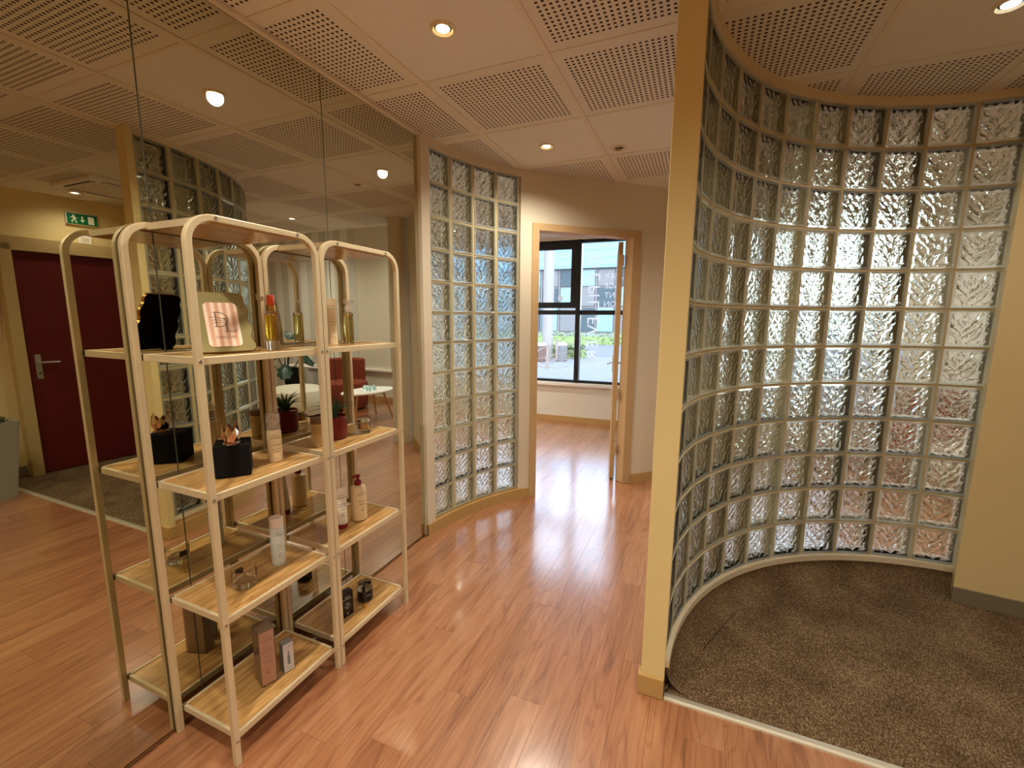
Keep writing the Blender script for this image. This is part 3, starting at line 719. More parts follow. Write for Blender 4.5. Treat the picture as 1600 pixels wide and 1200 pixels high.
mb = MB(); mb.M = tilt; text_map(mb, "DEPILEVER", .0125, lambda u, v: (u + .004, -.0089, .043 + v)); mb.build('card_lettering', 'inkrose', card)

def label_lines(mb, lines, r, th, mat=0):
    for body, size, z in lines: text_cyl(mb, body, size, r + .0004, z, th, mat)

# amber oil bottle
t = thing('oil_bottle', 'tall amber oil spray bottle with orange-red cap beside the picture frame', 'bottle', (.209, 1.134, Z2))
MB().lathe([(.0215, 0), (.0222, .002), (.0222, .122), (.020, .130), (.0115, .134), (.0115, .137)], 28).build('glass_body', 'clear', t)
MB().lathe([(.0180, .034), (.0186, .036), (.0196, .124), (.0150, .127)], 28).build('oil', 'amber', t)
MB().lathe([(.0125, .1372), (.0145, .139), (.0145, .158), (.0125, .159)], 24).build('gold_collar', 'gold', t)
MB().lathe([(.0125, .159), (.0122, .190), (.0112, .194), (.006, .1955)], 24).build('spray_cap', 'orangecap', t)
# peach tube and pump bottle
def tube_product(name, label, loc, r, h, cap_h, body, capm, th, lines, ink, cat='tube'):
    t = thing(name, label, cat, loc)
    MB().lathe([(r * .96, 0), (r, .002), (r, cap_h - .001), (r * .9, cap_h)], 24).build('cap', capm, t)
    mb = MB(); n = 24; rings = []; k = 9
    for i in range(k + 1):
        f = i / k; z = cap_h + (h - cap_h) * f; ry = r * (1 - f ** 1.3) + .0018; rx = r * (1 + .12 * f)
        rings.append([(-math.sin(th) * rx * math.cos(2 * PI * q / n) + math.cos(th) * ry * math.sin(2 * PI * q / n), math.cos(th) * rx * math.cos(2 * PI * q / n) + math.sin(th) * ry * math.sin(2 * PI * q / n), z) for q in range(n)])
    vs = [p for rg in rings for p in rg]
    mb.add(vs, [(i * n + q, i * n + (q + 1) % n, (i + 1) * n + (q + 1) % n, (i + 1) * n + q) for i in range(k) for q in range(n)], 0, True)
    mb.add(rings[-1], [tuple(range(n))], 0); mb.add(rings[0], [tuple(range(n - 1, -1, -1))], 0)
    mb.build('tube_body', body, t, fix=True)
    mb = MB()
    def on(z0):
        def fn(u, v):
            z = z0 + v; f = min(1, max(0, (z - cap_h) / (h - cap_h))); ry = r * (1 - f ** 1.3) + .0018; rx = r * (1 + .12 * f)
            d_ = ry * math.sqrt(max(0, 1 - (u / rx) ** 2)) + .0006; return (-math.sin(th) * u + math.cos(th) * d_, math.cos(th) * u + math.sin(th) * d_, z)
        return fn
    for body_, size, z in lines: text_map(mb, body_, size, on(z))
    mb.build('label_print', ink, t); return t
th = math.radians(-28)
tube_product('cream_tube', 'peach squeeze tube standing on its cap beside the pump bottle of yellow oil', (.165, 1.462, Z2), .0185, .197, .030, 'peachplastic', 'peachplastic', th,
             [('INSTITUT', .0065, .160), ('ESTHEDERM', .007, .150), ('SOIN CORPS', .006, .095), ('CRÈME', .005, .084), ('C', .020, .052), ('200 ml', .004, .036)], 'inkgrey')
t = thing('pump_bottle', 'clear pump bottle of pale yellow oil with white pump, beside the peach tube', 'bottle', (.155, 1.567, Z2))
MB().lathe([(.0205, 0), (.0215, .002), (.0215, .132), (.019, .138), (.010, .140)], 28).build('glass_body', 'clear', t)
MB().lathe([(.0185, .004), (.0192, .006), (.0192, .126), (.015, .130)], 28).build('oil', 'paleoil', t)
mb = MB(); mb.lathe([(.0135, .140), (.0135, .158), (.0125, .166), (.006, .168), (.006, .184), (.0105, .185), (.0105, .193), (.008, .195)], 20); mb.tube([(.0, .004, .190), (.008, .018, .190), (.010, .026, .187)], [.004, .0035, .003], 8); mb.build('pump', 'frostcap', t)
mb = MB(); label_lines(mb, [('ESTHEDERM', .0055, .110), ('HUILE', .0055, .075), ('150 ml', .004, .02)], .0216, math.radians(-35)); mb.build('label_print', 'ink', t)

# black block display with rose-gold crown
cb = thing('display_block', 'rough black cube display block carrying the rose-gold crown', 'display block', (.1725, .976, Z3), math.radians(51))
MB().box(-.0525, .0525, -.0525, .0525, 0, .110).build('block', 'blackstone', cb, bevel=.004)
MB().lathe([(.026, .110), (.026, .1125), (.02, .113)], 20, (.0, -.026, 0)).build('metal_seat', 'rosegold', cb)
cr = thing('crown_candle_holder', 'small faceted rose-gold crown cup on the black block', 'ornament', (.1927, .9596, Z3 + .1135), math.radians(26))
mb = MB(); n = 7
for i in range(n):
    a0, a1 = 2 * PI * i / n, 2 * PI * (i + 1) / n; am = (a0 + a1) / 2; top = .054 + .010 * ((i * 5) % 3)
    p = lambda a, r, z: (r * math.cos(a), r * math.sin(a), z)
    vs = [p(a0, .020, 0), p(a1, .020, 0), p(a0, .027, .038), p(a1, .027, .038), p(am, .025, top), p(am, .030, .024)]
    mb.add(vs, [(0, 1, 5), (0, 5, 2), (1, 3, 5), (5, 3, 4), (2, 5, 4)]); mb.add([(x * .9, y * .9, z + (0.0015 if z < .001 else 0)) for x, y, z in vs], [(5, 1, 0), (2, 5, 0), (5, 3, 1), (4, 3, 5), (4, 5, 2)])
mb.add([p(2 * PI * i / n, .018, 0.0005) for i in range(n)], [tuple(range(n))])
mb.build('crown', 'rosegold', cr)
# foam bottle
t = thing('foam_bottle', 'cream foam pump bottle with clear overcap on the third shelf beside the black cube', 'bottle', (.183, 1.128, Z3))
MB().lathe([(.0245, 0), (.0255, .003), (.0255, .108), (.023, .118), (.021, .120)], 32).build('bottle_body', 'creamplastic', t)
MB().lathe([(.0215, .120), (.0215, .126), (.019, .128), (.012, .129), (.012, .145), (.0155, .146), (.0155, .156), (.013, .158)], 24).build('pump', 'frostcap', t)
MB().lathe([(.0235, .121), (.0235, .174), (.021, .180)], 28).build('clear_cap', principled('cloudy_clear_plastic', (240, 230, 220), .2, trans=.8), t)
mb = MB(); label_lines(mb, [('INSTITUT', .006, .098), ('ESTHEDERM', .0075, .088), ('OSMOCLEAN', .0065, .062), ('MOUSSE PURE', .0055, .046), ('CLEANSING', .0055, .036), ('150 ml', .0045, .012)], .0256, math.radians(-24)); mb.build('label_print', 'ink', t)
# ribbed wood-look candle canister
def ribs():
    m = principled('gold_ribbed_metal', (196, 166, 116), .45, .1); g = N(m); x, y, z = g.sep(g.coord())
    w = g.math('SINE', g.math('ADD', g.math('MULTIPLY', z, 900.0), g.math('MULTIPLY', g.noise(g.coord(), 20), 3.0))); g.normal(g.bump(w, .3, .002)); return m
t = thing('canister', 'slim gold-brown canister half hidden behind the middle shelf posts', 'canister', (.180, 1.335, Z3))
MB().lathe([(.0255, 0), (.0265, .002), (.0265, .096)], 28).build('canister_body', ribs(), t)
MB().lathe([(.0270, .0965), (.0270, .118), (.0255, .121)], 28).build('lid', principled('brown_lid', (132, 100, 72), .4, .3), t)
# potted succulent
pp = thing('potted_succulent', 'spiky green succulent in a wine-red pot behind the middle shelf posts', 'potted plant', (.150, 1.455, Z3))
M['potred'] = principled('wine_red_glaze', (120, 22, 26), .3); g = N(M['potred']); g.base(g.mix(g.noise(g.coord(), 25, 3), lin((128, 24, 26)), lin((92, 14, 18))))
MB().lathe([(.046, 0), (.0535, .006), (.0545, .012), (.0555, .100), (.0525, .102), (.051, .094), (.049, .09)], 36).build('pot', 'potred', pp)
MB().lathe([(.051, .088), (.03, .0915), (.0001, .093)], 24).build('soil', principled('potting_soil', (48, 36, 26), .95), pp)
M['aloe'] = principled('aloe_leaf', (46, 70, 42), .45); g = N(M['aloe']); g.base(g.mix(g.noise(g.coord(), 40, 3), lin((40, 62, 38)), lin((78, 100, 60))))
def blade(mb, a, lean, ln, w, base):
    k = 7; vs = []; 
    for i in range(k + 1):
        f = i / k; th_ = lean * (f ** 1.2); d_ = ln * f; r = base + d_ * math.sin(th_ * .8); z = d_ * math.cos(th_ * .75); ww = w * (1 - f) ** .7 * (1 + .5 * f); ca, sa = math.cos(a), math.sin(a)
        for s_, up in ((-1, .004 * (1 - f)), (0, -.004 * (1 - f)), (1, .004 * (1 - f)), (0, .007 * (1 - f))):
            vs.append((ca * (r - up * .8) - sa * s_ * ww, sa * (r - up * .8) + ca * s_ * ww, .090 + z + up))
    mb.add(vs, [(i * 4 + j, i * 4 + (j + 1) % 4, i * 4 + 4 + (j + 1) % 4, i * 4 + 4 + j) for i in range(k) for j in range(4)], 0, True)
for q, (cnt, lean, ln, base) in enumerate(((4, .25, .095, .004), (6, .85, .105, .010), (8, 1.5, .110, .016))):
    for i in range(cnt):
        mb = MB(); blade(mb, 2 * PI * i / cnt + q * .6 + random.uniform(-.15, .15), lean + random.uniform(-.12, .12), ln * random.uniform(.85, 1.1), .0095, base); mb.build('leaf', 'aloe', pp)
# glass cream jars
def cream_jar(x, y, z, label, lidm, s=1.0, name='cream_jar', dark=None):
    t = thing(name, label, 'jar', (x, y, z))
    MB().lathe([(.030 * s, 0), (.0335 * s, .003), (.0335 * s, .046 * s), (.031 * s, .050 * s), (.027 * s, .050 * s), (.026 * s, .020 * s), (.0001, .018 * s)], 36).build('glass_jar', dark or 'clear', t)
    MB().lathe([(.0250 * s, .0195 * s), (.0255 * s, .046 * s), (.02 * s, .047 * s)], 28).build('cream', lidm, t)
    MB().lathe([(.0285 * s, .0505 * s), (.0285 * s, .061 * s), (.0265 * s, .064 * s)], 32).build('lid', 'chrome', t)
    return t
cream_jar(.200, 1.583, Z3, 'thick glass cream jar with gold-brown insert beside the potted succulent', principled('old_gold', (176, 146, 100), .3, .8))
# frosted lotion bottle
t = thing('lotion_bottle', 'frosted pale blue lotion bottle with milky cap on the fourth shelf', 'bottle', (.180, 1.112, Z4))
MB().lathe([(.022, 0), (.0250, .004), (.0250, .150), (.0238, .153)], 32).build('bottle_body', 'frost', t)
MB().lathe([(.0240, .1535), (.0240, .187), (.0225, .190)], 32).build('cap', 'frostcap', t)
mb = MB(); label_lines(mb, [('INSTITUT', .006, .132), ('ESTHEDERM', .0075, .122), ('EAU', .008, .084), ('CELLULAIRE', .006, .073), ('LOTION', .005, .063), ('C', .022, .036), ('200 ml', .0045, .010)], .0251, math.radians(-20)); mb.build('label_print', 'inkgrey', t)
# open thick tumbler
t = thing('glass_tumbler', 'thick-based clear glass tumbler lying open on the fourth shelf', 'glass jar', (.190, .965, Z4))
MB().lathe([(.032, 0), (.0375, .003), (.0395, .050), (.0385, .066), (.0365, .066), (.0345, .022), (.0001, .017)], 44).build('glass_body', 'clear', t)
mb = MB(); mb.arc((0, 0), .0352, .0355, 150, 200, .030, .052, 8); mb.build('dark_label', principled('brown_label', (64, 46, 30), .5), t)
# white tube with wine-red cap, cream pump bottle
tube_product('cream_tube', 'white squeeze tube standing on a wine-red cap behind the middle posts', (.180, 1.442, Z4), .024, .185, .022, principled('white_plastic', (238, 226, 208), .35), 'winered', math.radians(-25),
             [('INSTITUT', .007, .150), ('ESTHEDERM', .008, .138), ('INTENSIVE', .0075, .110), ('SPIRULINE', .0075, .100), ('CRÈME', .006, .086), ('C', .024, .056), ('75 ml', .005, .032)], 'ink')
t = thing('pump_bottle', 'large cream lotion bottle with wine-red pump on the fourth shelf', 'bottle', (.192, 1.540, Z4))
MB().lathe([(.030, 0), (.0345, .004), (.035, .010), (.035, .150), (.032, .160), (.018, .166), (.014, .168)], 36).build('bottle_body', 'creamplastic', t)
mb = MB(); mb.lathe([(.0155, .1685), (.0155, .186), (.013, .189), (.0075, .190), (.0075, .205), (.011, .206), (.012, .214), (.009, .217)], 20); mb.tube([(.0, .0, .211), (-.006, -.016, .211), (-.010, -.025, .205)], [.006, .0055, .004], 8); mb.build('pump', 'winered', t)
mb = MB(); label_lines(mb, [('INSTITUT', .0065, .138), ('ESTHEDERM', .009, .126), ('INTENSIVE', .009, .093), ('SPIRULINE', .008, .078), ('C', .024, .048), ('LAIT', .005, .030), ('400 ml', .005, .014)], .0352, math.radians(-16)); mb.build('label_print', 'ink', t)
# boxes on the bottom shelf
def carton(name, label, loc, rz, w, dp, h, mats, lines, ink, wrap=None):
    t = thing(name, label, 'box', loc, rz)
    MB().box(-dp, 0, -w / 2, w / 2, .001, h).build('carton', mats[1], t, bevel=.0008, seg=1)
    MB().box(0, .0006, -w / 2 + .0004, w / 2 - .0004, .002, h - .001).build('front_panel', mats[0], t)
    mb = MB()
    for body, size, z in lines: text_map(mb, body, size, lambda u, v: (.0009, u, z + v))
    if name == 'serum_box': mb.plate([(0, 0)] * 3, 0, 0) if False else None
    mb.build('label_print', ink, t)
    if wrap: MB().box(-dp - .002, .003, -w / 2 - .002, w / 2 + .002, 0.0002, h + .004).build('clear_sleeve', 'film', t)
    return t
carton('cosmetic_box', 'tall rose and silver cosmetic carton in clear sleeve on the bottom shelf', (.226, 1.001, Z5), math.radians(-20), .050, .075, .215, ('boxpink', 'boxsilver'),
       [('INSTITUT', .006, .188), ('ESTHEDERM', .0075, .177), ('AGE', .007, .145), ('PROTEOM', .007, .135), ('SÉRUM', .006, .112), ('ADVANCED', .0055, .09), ('C', .022, .045), ('30 ml', .0045, .025)], 'inkrose', True)
t = carton('serum_box', 'small pale grey carton printed with a dark bottle beside the rose carton', (.242, 1.074, Z5), math.radians(-16), .038, .032, .118, ('boxgrey', 'boxgreyside'), [('ESTHEDERM', .0055, .102), ('SÉRUM', .005, .012)], 'inkgrey')
mb = MB(); 
mb.M = Matrix.Translation((.0012, 0, .03)) @ Matrix.Rotation(PI / 2, 4, 'Z')
mb.plate([(-.005, 0), (.005, 0), (.005, .034), (.0025, .038), (.0025, .056), (-.0025, .056), (-.0025, .038), (-.005, .034)], -.0003, .0003); mb.build('printed_bottle', 'inkgrey', t)
mb = MB(); carton('cosmetic_box', 'black cosmetic carton with white print on the bottom shelf beside the posts', (.220, 1.408, Z5), math.radians(-12), .062, .035, .118, ('blackplastic', principled('dark_grey_cardboard', (46, 42, 42), .5)),
       [('INSTITUT', .006, .096), ('ESTHEDERM', .0075, .085), ('TIME', .0095, .06), ('EXCELLAGE', .006, .05), ('CRÈME', .0055, .04), ('O', .014, .012)], 'inkwhite')
t = cream_jar(.200, 1.545, Z5, 'black cream jar with clear faceted lid on the bottom shelf', 'blackplastic', 1.08, dark='blackplastic')
for ch in list(t.children):
    if ch.name.startswith('lid'): bpy.data.objects.remove(ch)
MB().lathe([(.0365, .0545), (.0375, .060), (.034, .084), (.022, .086)], 10).build('lid', clearglass('smoky_glass', (220, 224, 226)), t)
mb = MB(); text_cyl(mb, 'ESTHEDERM', .006, .0366, .03, math.radians(-25)); mb.build('label_print', 'inkwhite', t)
t = thing('lip_pen', 'black pen tube with gold tip standing before the black cream jar', 'cosmetic tube', (.247, 1.488, Z5))
MB().lathe([(.0065, 0), (.0065, .026), (.005, .027)], 16).build('gold_tip', 'gold', t); MB().lathe([(.0085, .0275), (.0085, .112), (.007, .114)], 16).build('barrel', 'blackplastic', t)

# ------------------------------------------------------------------ by the red door: sign, plates, planter, ceiling unit
def on_wall(o, x, z, y=0): o.matrix_world = RW @ Matrix.Translation((x, y, z))
ex = thing('exit_sign', 'green emergency exit sign with running figure above the red door', 'exit sign'); on_wall(ex, .55, 2.30)
MB().box(-.115, .115, 0, .03, 0, .105).build('housing', 'ceilwhite', ex, bevel=.004)
MB().box(-.108, .108, .03, .034, .004, .101).build('green_panel', principled('sign_green', (12, 96, 52), .3), ex)
mb = MB(); W = .034; mb.M = Matrix.Diagonal((-1, 1, 1, 1))
# (viewed from the room the local x axis runs right to left)
def fig(p): mb.plate(p, .034, .0355)
mb.M = Matrix.Translation((-.062, 0, .05)) @ Matrix.Diagonal((-1, 1, 1, 1))
fig([(.000 + .008 * math.cos(a), .03 + .008 * math.sin(a)) for a in [k * PI / 5 for k in range(10)]]); fig([(-.008, .022), (.006, .022), (.004, -.006), (-.010, -.004)])
fig([(-.01, -.004), (-.002, -.006), (-.016, -.034), (-.026, -.034)]); fig([(-.002, -.006), (.004, -.006), (.018, -.018), (.014, -.036), (.008, -.034), (.010, -.020)]); fig([(-.008, .022), (-.026, .006), (-.022, .002), (-.006, .012)]); fig([(.006, .022), (.022, .012), (.020, .006), (.004, .014)])
mb.M = Matrix.Translation((0, 0, .05)); fig([(-.005, .03), (.005, .03), (.005, -.004), (.018, -.004), (0, -.026), (-.018, -.004), (-.005, -.004)])
mb.M = Matrix.Translation((.062, 0, .05)); fig([(-.022, .034), (.022, .034), (.022, -.036), (-.022, -.036)])
mb.build('pictogram', principled('sign_white', (226, 226, 190), .4), ex, fix=True)
t = thing('alarm_box', 'small white box on the wall under the exit sign', 'wall box'); on_wall(t, .55, 2.13)
MB().box(-.05, .05, 0, .04, 0, .075).build('housing', 'ceilwhite', t, bevel=.006); MB().box(-.03, .03, .04, .043, .02, .055).build('front_plate', 'trimwhite', t)
t = thing('light_switch', 'double white light switch on the wall left of the red door frame', 'light switch'); on_wall(t, -.115, 1.255)
MB().box(-.04, .04, 0, .01, 0, .155).build('switch_plate', 'ceilwhite', t, bevel=.003); MB().box(-.028, .028, .01, .015, .085, .14).build('rocker', 'trimwhite', t, bevel=.002); MB().box(-.028, .028, .01, .015, .015, .07).build('rocker', 'trimwhite', t, bevel=.002)
t = thing('blank_plate', 'blank white cover plate above the light switch', 'cover plate'); on_wall(t, -.12, 1.45)
MB().box(-.075, .055, 0, .012, 0, .16).build('plate', 'ceilwhite', t, bevel=.003); MB().box(-.07, .05, .012, .014, .005, .155).build('cover', 'ceilwhite', t); MB().lathe([(.003, 0), (.003, .003)], 8).build('screw', 'dark', t).matrix_local = Matrix.Translation((.03, .013, .13)) @ Matrix.Rotation(-PI / 2, 4, 'X')

pl = thing('planter', 'tall grey tapered planter of clipped greenery by the carpet edge', 'planter', (3.50, 1.37, 0), math.radians(-14))
mb = MB(); q = []
for z, s in ((0, .165), (.62, .22)): q += [(-s, -s, z), (s, -s, z), (s, s, z), (-s, s, z)]
mb.add(q, [(3, 2, 1, 0), (0, 1, 5, 4), (1, 2, 6, 5), (2, 3, 7, 6), (3, 0, 4, 7)])
mb.add([(-.22, -.22, .62), (.22, -.22, .62), (.22, .22, .62), (-.22, .22, .62), (-.2, -.2, .62), (.2, -.2, .62), (.2, .2, .62), (-.2, .2, .62), (-.2, -.2, .58), (.2, -.2, .58), (.2, .2, .58), (-.2, .2, .58)],
       [(0, 1, 5, 4), (1, 2, 6, 5), (2, 3, 7, 6), (3, 0, 4, 7), (4, 5, 9, 8), (5, 6, 10, 9), (6, 7, 11, 10), (7, 4, 8, 11), (8, 9, 10, 11)])
mb.build('pot', paint('grey_planter', (158, 150, 136), .6, .4), pl)
mb = MB()
for k in range(1500):
    x, y = random.uniform(-.19, .19), random.uniform(-.19, .19); z = .59 + random.uniform(0, .085) * (1 - (x * x + y * y) * 5)
    a, b_ = random.uniform(0, 2 * PI), random.uniform(.2, 1.2); l, w = random.uniform(.015, .03), .005
    dx, dy, dz = math.cos(a) * math.sin(b_) * l, math.sin(a) * math.sin(b_) * l, math.cos(b_) * l
    mb.add([(x - math.sin(a) * w, y + math.cos(a) * w, z), (x + math.sin(a) * w, y - math.cos(a) * w, z), (x + dx, y + dy, z + dz)], [(0, 1, 2)])
fo = mb.build('foliage', principled('boxwood_green', (34, 58, 26), .6), pl); fo['kind'] = 'stuff'

ac = thing('air_conditioner', 'white square ceiling cassette air conditioner above the carpet bay', 'air conditioner', (3.12, 2.36, H - .001), 0)
mb = MB(); mb.box(-.3, .3, -.3, .3, -.03, 0); mb.build('housing', 'ceilwhite', ac, bevel=.006)
MB().box(-.19, .19, -.19, .19, -.036, -.03).build('intake_grille', 'ceilplain', ac, bevel=.003)
for k in range(4):
    v = MB(); v.M = Matrix.Rotation(k * PI / 2, 4, 'Z'); v.box(-.2, .2, .225, .265, -.0315, -.0295, 0); vo = v.build('vent', 'dark', ac)
    f = MB(); f.M = Matrix.Rotation(k * PI / 2, 4, 'Z'); f.box(-.195, .195, .238, .252, -.036, -.031); f.build('flap', 'ceilwhite', vo)

# ------------------------------------------------------------------ lounge furniture
def fabric(name, c, n=300, s=.5):
    m = principled(name, c, .9, spec=.2); g = N(m); v = g.coord(); nz = g.noise(v, n, 3); g.normal(g.bump(nz, s, .004)); d_ = tuple(int(q * .86) for q in c); g.base(g.mix(nz, lin(d_), lin(c))); return m
M['rust'] = fabric('rust_fabric', (140, 66, 46)); M['boucle'] = fabric('boucle', (236, 228, 210), 120, 1.0)
ar = thing('armchair', 'rust-red rounded slipper armchair by the lounge window', 'armchair', (3.62, 5.42, 0), math.radians(-38))
mb = MB(); mb.lathe([(.30, .02), (.355, .03), (.37, .12), (.375, .36), (.36, .42), (.30, .445), (.0001, .45)], 40, (0, -.02, 0), ry=1.05); mb.build('seat', 'rust', ar)
mb = MB(); pts = []
for i in range(17):
    a = math.radians(20 + 140 * i / 16); pts.append((math.cos(a) * .36, math.sin(a) * .36 - .02))
for i in range(16):
    (x0, y0), (x1, y1) = pts[i], pts[i + 1]
    mb.add([(x0, y0, .30), (x1, y1, .30), (x1 * 1.02, y1 * 1.06, .78), (x0 * 1.02, y0 * 1.06, .78), (x0 * .62, y0 * .62, .42), (x1 * .62, y1 * .62, .42), (x1 * .70, y1 * .74, .78), (x0 * .70, y0 * .74, .78)],
           [(0, 1, 2, 3), (5, 4, 7, 6), (3, 2, 6, 7), (0, 4, 5, 1)], 0, True)
for e in (0, 16):
    x, y = pts[e]; mb.add([(x, y, .30), (x * 1.02, y * 1.06, .78), (x * .70, y * .74, .78), (x * .62, y * .62, .42)], [(0, 1, 2, 3)])
mb.build('backrest', 'rust', ar, bevel=.03, seg=3)
MB().lathe([(.28, 0), (.28, .02)], 30, (0, -.02, 0)).build('base', 'dark', ar)
pu = thing('pouf_chair', 'rounded white boucle tub seat in front of the plant', 'armchair', (3.86, 4.72, 0))
MB().lathe([(.36, .02), (.42, .05), (.45, .16), (.445, .29), (.40, .38), (.30, .42), (.0001, .44)], 40).build('seat', 'boucle', pu)
MB().lathe([(.33, 0), (.33, .02)], 30).build('base', 'dark', pu)
tb = thing('side_table', 'low white side table with splayed wooden legs before the rust armchair', 'side table', (2.69, 4.86, 0), math.radians(98))
out = [(.42 * math.cos(a) * (1 + .12 * math.cos(a)), .25 * math.sin(a) * (1 + .15 * math.cos(a))) for a in [k * PI / 18 for k in range(36)]]
MB().prism(out, .40, .422, smooth=True).build('tabletop', 'ceilwhite', tb, bevel=.006)
for x, y in ((.27, .12), (.27, -.12), (-.25, .10), (-.25, -.10)):
    MB().tube([(x * .85, y * .85, .402), (x * 1.25, y * 1.45, 0)], [.017, .010], 10).build('leg', 'legwood', tb)
cr2 = thing('crystal_tray', 'cluster of pale turquoise glass crystals on the side table', 'ornament', (2.66, 4.92, .4222), .3)
gm = clearglass('turquoise_crystal', (236, 250, 248), .05, 1.5)
for k in range(9):
    a = 2 * PI * k / 8 if k < 8 else 0; r = .075 if k < 8 else 0; mb = MB(); h_ = random.uniform(.05, .085); q = random.uniform(.024, .032)
    mb.lathe([(q * .8, 0), (q, .01), (q * .8, h_ * .75), (.003, h_)], 6, (r * math.cos(a), r * math.sin(a) * .8, 0), smooth=False); mb.build('crystal', gm, cr2)
cs = thing('console_table', 'narrow dark console with pale top against the striped wall', 'console table', (4.75, 5.82, 0), math.radians(2))
MB().box(-.55, .55, -.17, .17, .56, .585).build('tabletop', 'ceilwhite', cs, bevel=.003)
for x in (-.5, .36): MB().box(x, x + .14, -.15, .15, 0, .56).build('side_panel', principled('dark_plum_panel', (44, 30, 34), .5) if x < 0 else M['blackmetal'], cs, bevel=.003)
t = thing('vase', 'clear glass vase on the console table', 'vase', (4.55, 5.80, .5855))
MB().lathe([(.05, 0), (.06, .004), (.062, .14), (.045, .20), (.052, .24), (.049, .24), (.042, .20), (.058, .14), (.055, .012), (.0001, .01)], 28).build('glass_body', 'clear', t)
# broad-leaved plant
mo = thing('monstera_plant', 'broad-leaved dark green plant rising behind the white tub seat', 'potted plant', (4.52, 5.12, 0))
MB().lathe([(.13, 0), (.17, .30), (.165, .31), (.15, .29), (.0001, .28)], 28).build('pot', 'potred', mo)
M['monstera'] = principled('monstera_leaf', (30, 58, 40), .4)
for k, (a, h_, ro, sz) in enumerate(((3.5, 1.02, .32, .17), (2.9, .84, .38, .17), (3.9, .66, .40, .18), (2.3, .78, .30, .16), (4.6, .90, .26, .15), (.6, .95, .28, .16), (1.5, 1.05, .22, .15), (5.4, .75, .3, .15), (3.2, 1.18, .2, .15))):
    px, py = math.cos(a) * ro, math.sin(a) * ro
    MB().tube([(0, 0, .28), (px * .25, py * .25, h_ * .7), (px * .8, py * .8, h_ + .02)], .007, 6).build('stem', 'monstera', mo)
    lf_ = MB(); n = 22; lf_.M = Matrix.Translation((px, py, h_)) @ Matrix.Rotation(a, 4, 'Z') @ Matrix.Rotation(.30, 4, 'Y')
    ring_ = []
    for i in range(n):
        t_ = 2 * PI * i / n; rr_ = sz * (1 - .25 * abs(math.sin(t_)) ** .5) * (1 if i % 3 else .80); ring_.append((rr_ * math.cos(t_) * 1.15, rr_ * .85 * math.sin(t_), -.05 * (math.cos(t_) + 1) - .03 * abs(math.sin(t_))))
    lf_.add([(0, 0, 0)] + ring_, [(0, i + 1, (i + 1) % n + 1) for i in range(n)], 0, True); lf_.add([(0, 0, -.004)] + [(x, y, z - .003) for x, y, z in ring_], [(0, (i + 1) % n + 1, i + 1) for i in range(n)], 0, True)
    lf_.build('leaf', 'monstera', mo)

# ------------------------------------------------------------------ the street
def paving(name, c0, c1, s):
    m = principled(name, c0, .85); g = N(m); v = g.coord(); g.base(g.mix(g.noise(v, s, 4), lin(c0), lin(c1))); return m
struct(MB().box(-60, 40, 6.4, 27, -.3, -.14).build('pavement', paving('pale_pavement', (70, 74, 84), (82, 86, 94), 1.5)), 'pale paved forecourt outside the windows', 'pavement')
struct(MB().box(-60, 40, 18.6, 26.8, -.3, -.132).build('road', paving('asphalt', (60, 63, 72), (70, 74, 82), 3)), 'grey road beyond the bins', 'road')
struct(MB().box(-60, 40, 28, 60, -.3, -.10).build('pavement', paving('far_pavement', (80, 84, 94), (92, 96, 104), 1)), 'far pavement before the blue building', 'pavement')
po = MB().lathe([(.2, -.14), (.2, 6.2)], 28, (-3.70, 16, 0)).build('concrete_pillar', paving('pale_concrete', (104, 102, 102), (90, 88, 88), 2)); tag(po, 'tall round pale concrete pillar outside the office window', 'pillar')
def bin_(x, y, c, lab):
    t = thing('litter_bin', lab, 'bin', (x, y, -.139)); m = principled('bin_' + lab[:4].strip(), c, .5)
    MB().lathe([(.17, 0), (.20, .03), (.21, .56), (.19, .58)], 20).build('body', m, t); MB().lathe([(.215, .58), (.215, .64), (.16, .70), (.0001, .71)], 20).build('lid', principled('bin_lid', (120, 118, 120), .4), t)
    for k in range(10): a = 2 * PI * k / 10; MB().box(-.02, .02, -.006, .006, .05, .55).build('slat', m, t).matrix_local = Matrix.Translation((.213 * math.cos(a), .213 * math.sin(a), 0)) @ Matrix.Rotation(a + PI / 2, 4, 'Z')
bin_(-3.74 - .02, 15.4, (66, 48, 44), 'brown slatted litter bin beside the pillar outside'); bin_(-3.12, 15.9, (70, 72, 76), 'dark grey slatted litter bin beside the brown one')
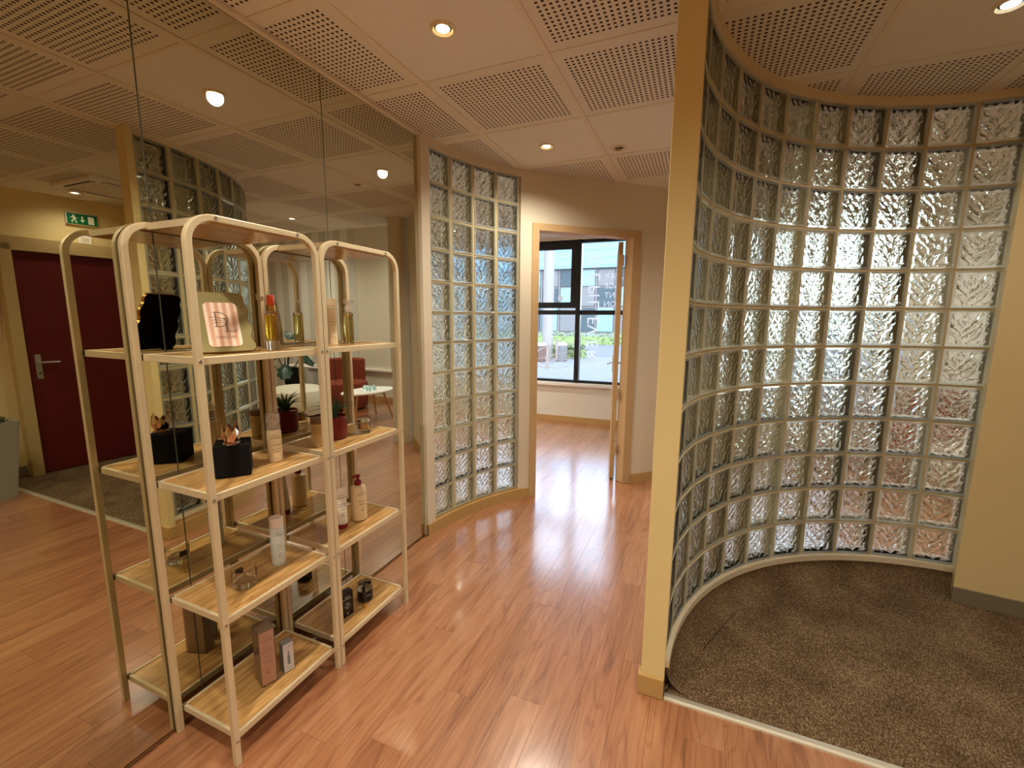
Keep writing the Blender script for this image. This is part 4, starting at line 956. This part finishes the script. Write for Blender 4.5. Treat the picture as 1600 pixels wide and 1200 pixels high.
M['hedge'] = principled('hedge_green', (88, 104, 66), .7)
def hedge(x0, x1, y, w, h, label, n):
    mb = MB()
    mb.box(x0, x1, y + .1, y + w - .1, -.14, h - .22, 0)
    for k in range(n):
        x, yy, z = random.uniform(x0, x1), y + random.uniform(0, w), random.uniform(-.1, h) ; a = random.uniform(0, 2 * PI); b_ = random.uniform(-.6, 1.2); l = random.uniform(.08, .16)
        ca, sa = math.cos(a), math.sin(a); mb.add([(x - sa * l * .35, yy + ca * l * .35, z), (x + sa * l * .35, yy - ca * l * .35, z), (x + ca * l, yy + sa * l, z + l * math.sin(b_))], [(0, 1, 2)])
    o = mb.build('hedge', 'hedge'); tag(o, label, 'hedge')
hedge(-5.2, -2.65, 17.0, .9, .42, 'low green hedge just behind the litter bins', 2500)
hedge(-14, 4, 27.0, .95, .55, 'long green hedge on the far side of the road', 6000)
# blue-fronted building across the street
bl_ = thing('shop_building', 'pale blue fronted building across the road', 'building', (0, 45, 0))
def blue():
    m = principled('blue_cladding', (120, 196, 240), .7, spec=.2); g = N(m); x, y, z = g.sep(g.coord()); f = g.math('LESS_THAN', g.math('FRACT', g.math('MULTIPLY', g.math('ADD', z, .12), 1 / .75)), .05); g.base(g.mix(f, lin((88, 126, 158)), lin((50, 80, 110)))); return m
MB().box(-46, -4, 0, 6, 6.45, 16).build('fascia', blue(), bl_)
MB().box(-46, -4, .4, 6, -.1, 6.45).build('wall', paving('shop_wall', (66, 68, 72), (84, 84, 88), .6), bl_)
gm2 = principled('shop_glass', (40, 52, 60), .5, 0., .2); gm3 = principled('shop_panel_blue', (74, 98, 112), .4); gm4 = principled('shop_grey', (66, 68, 74), .5)
for k in range(21):
    x = -45.5 + k * 1.95; MB().box(x, x + .14, .25, .42, -.1, 6.45).build('pilaster', gm4, bl_)
    for z0, z1 in ((.1, 2.5), (2.7, 4.5), (4.7, 6.3)): MB().box(x + .2, x + 1.84, .30, .41, z0, z1).build('pane', (gm2, gm3, gm4)[(k * 7 + int(z0)) % 3], bl_)
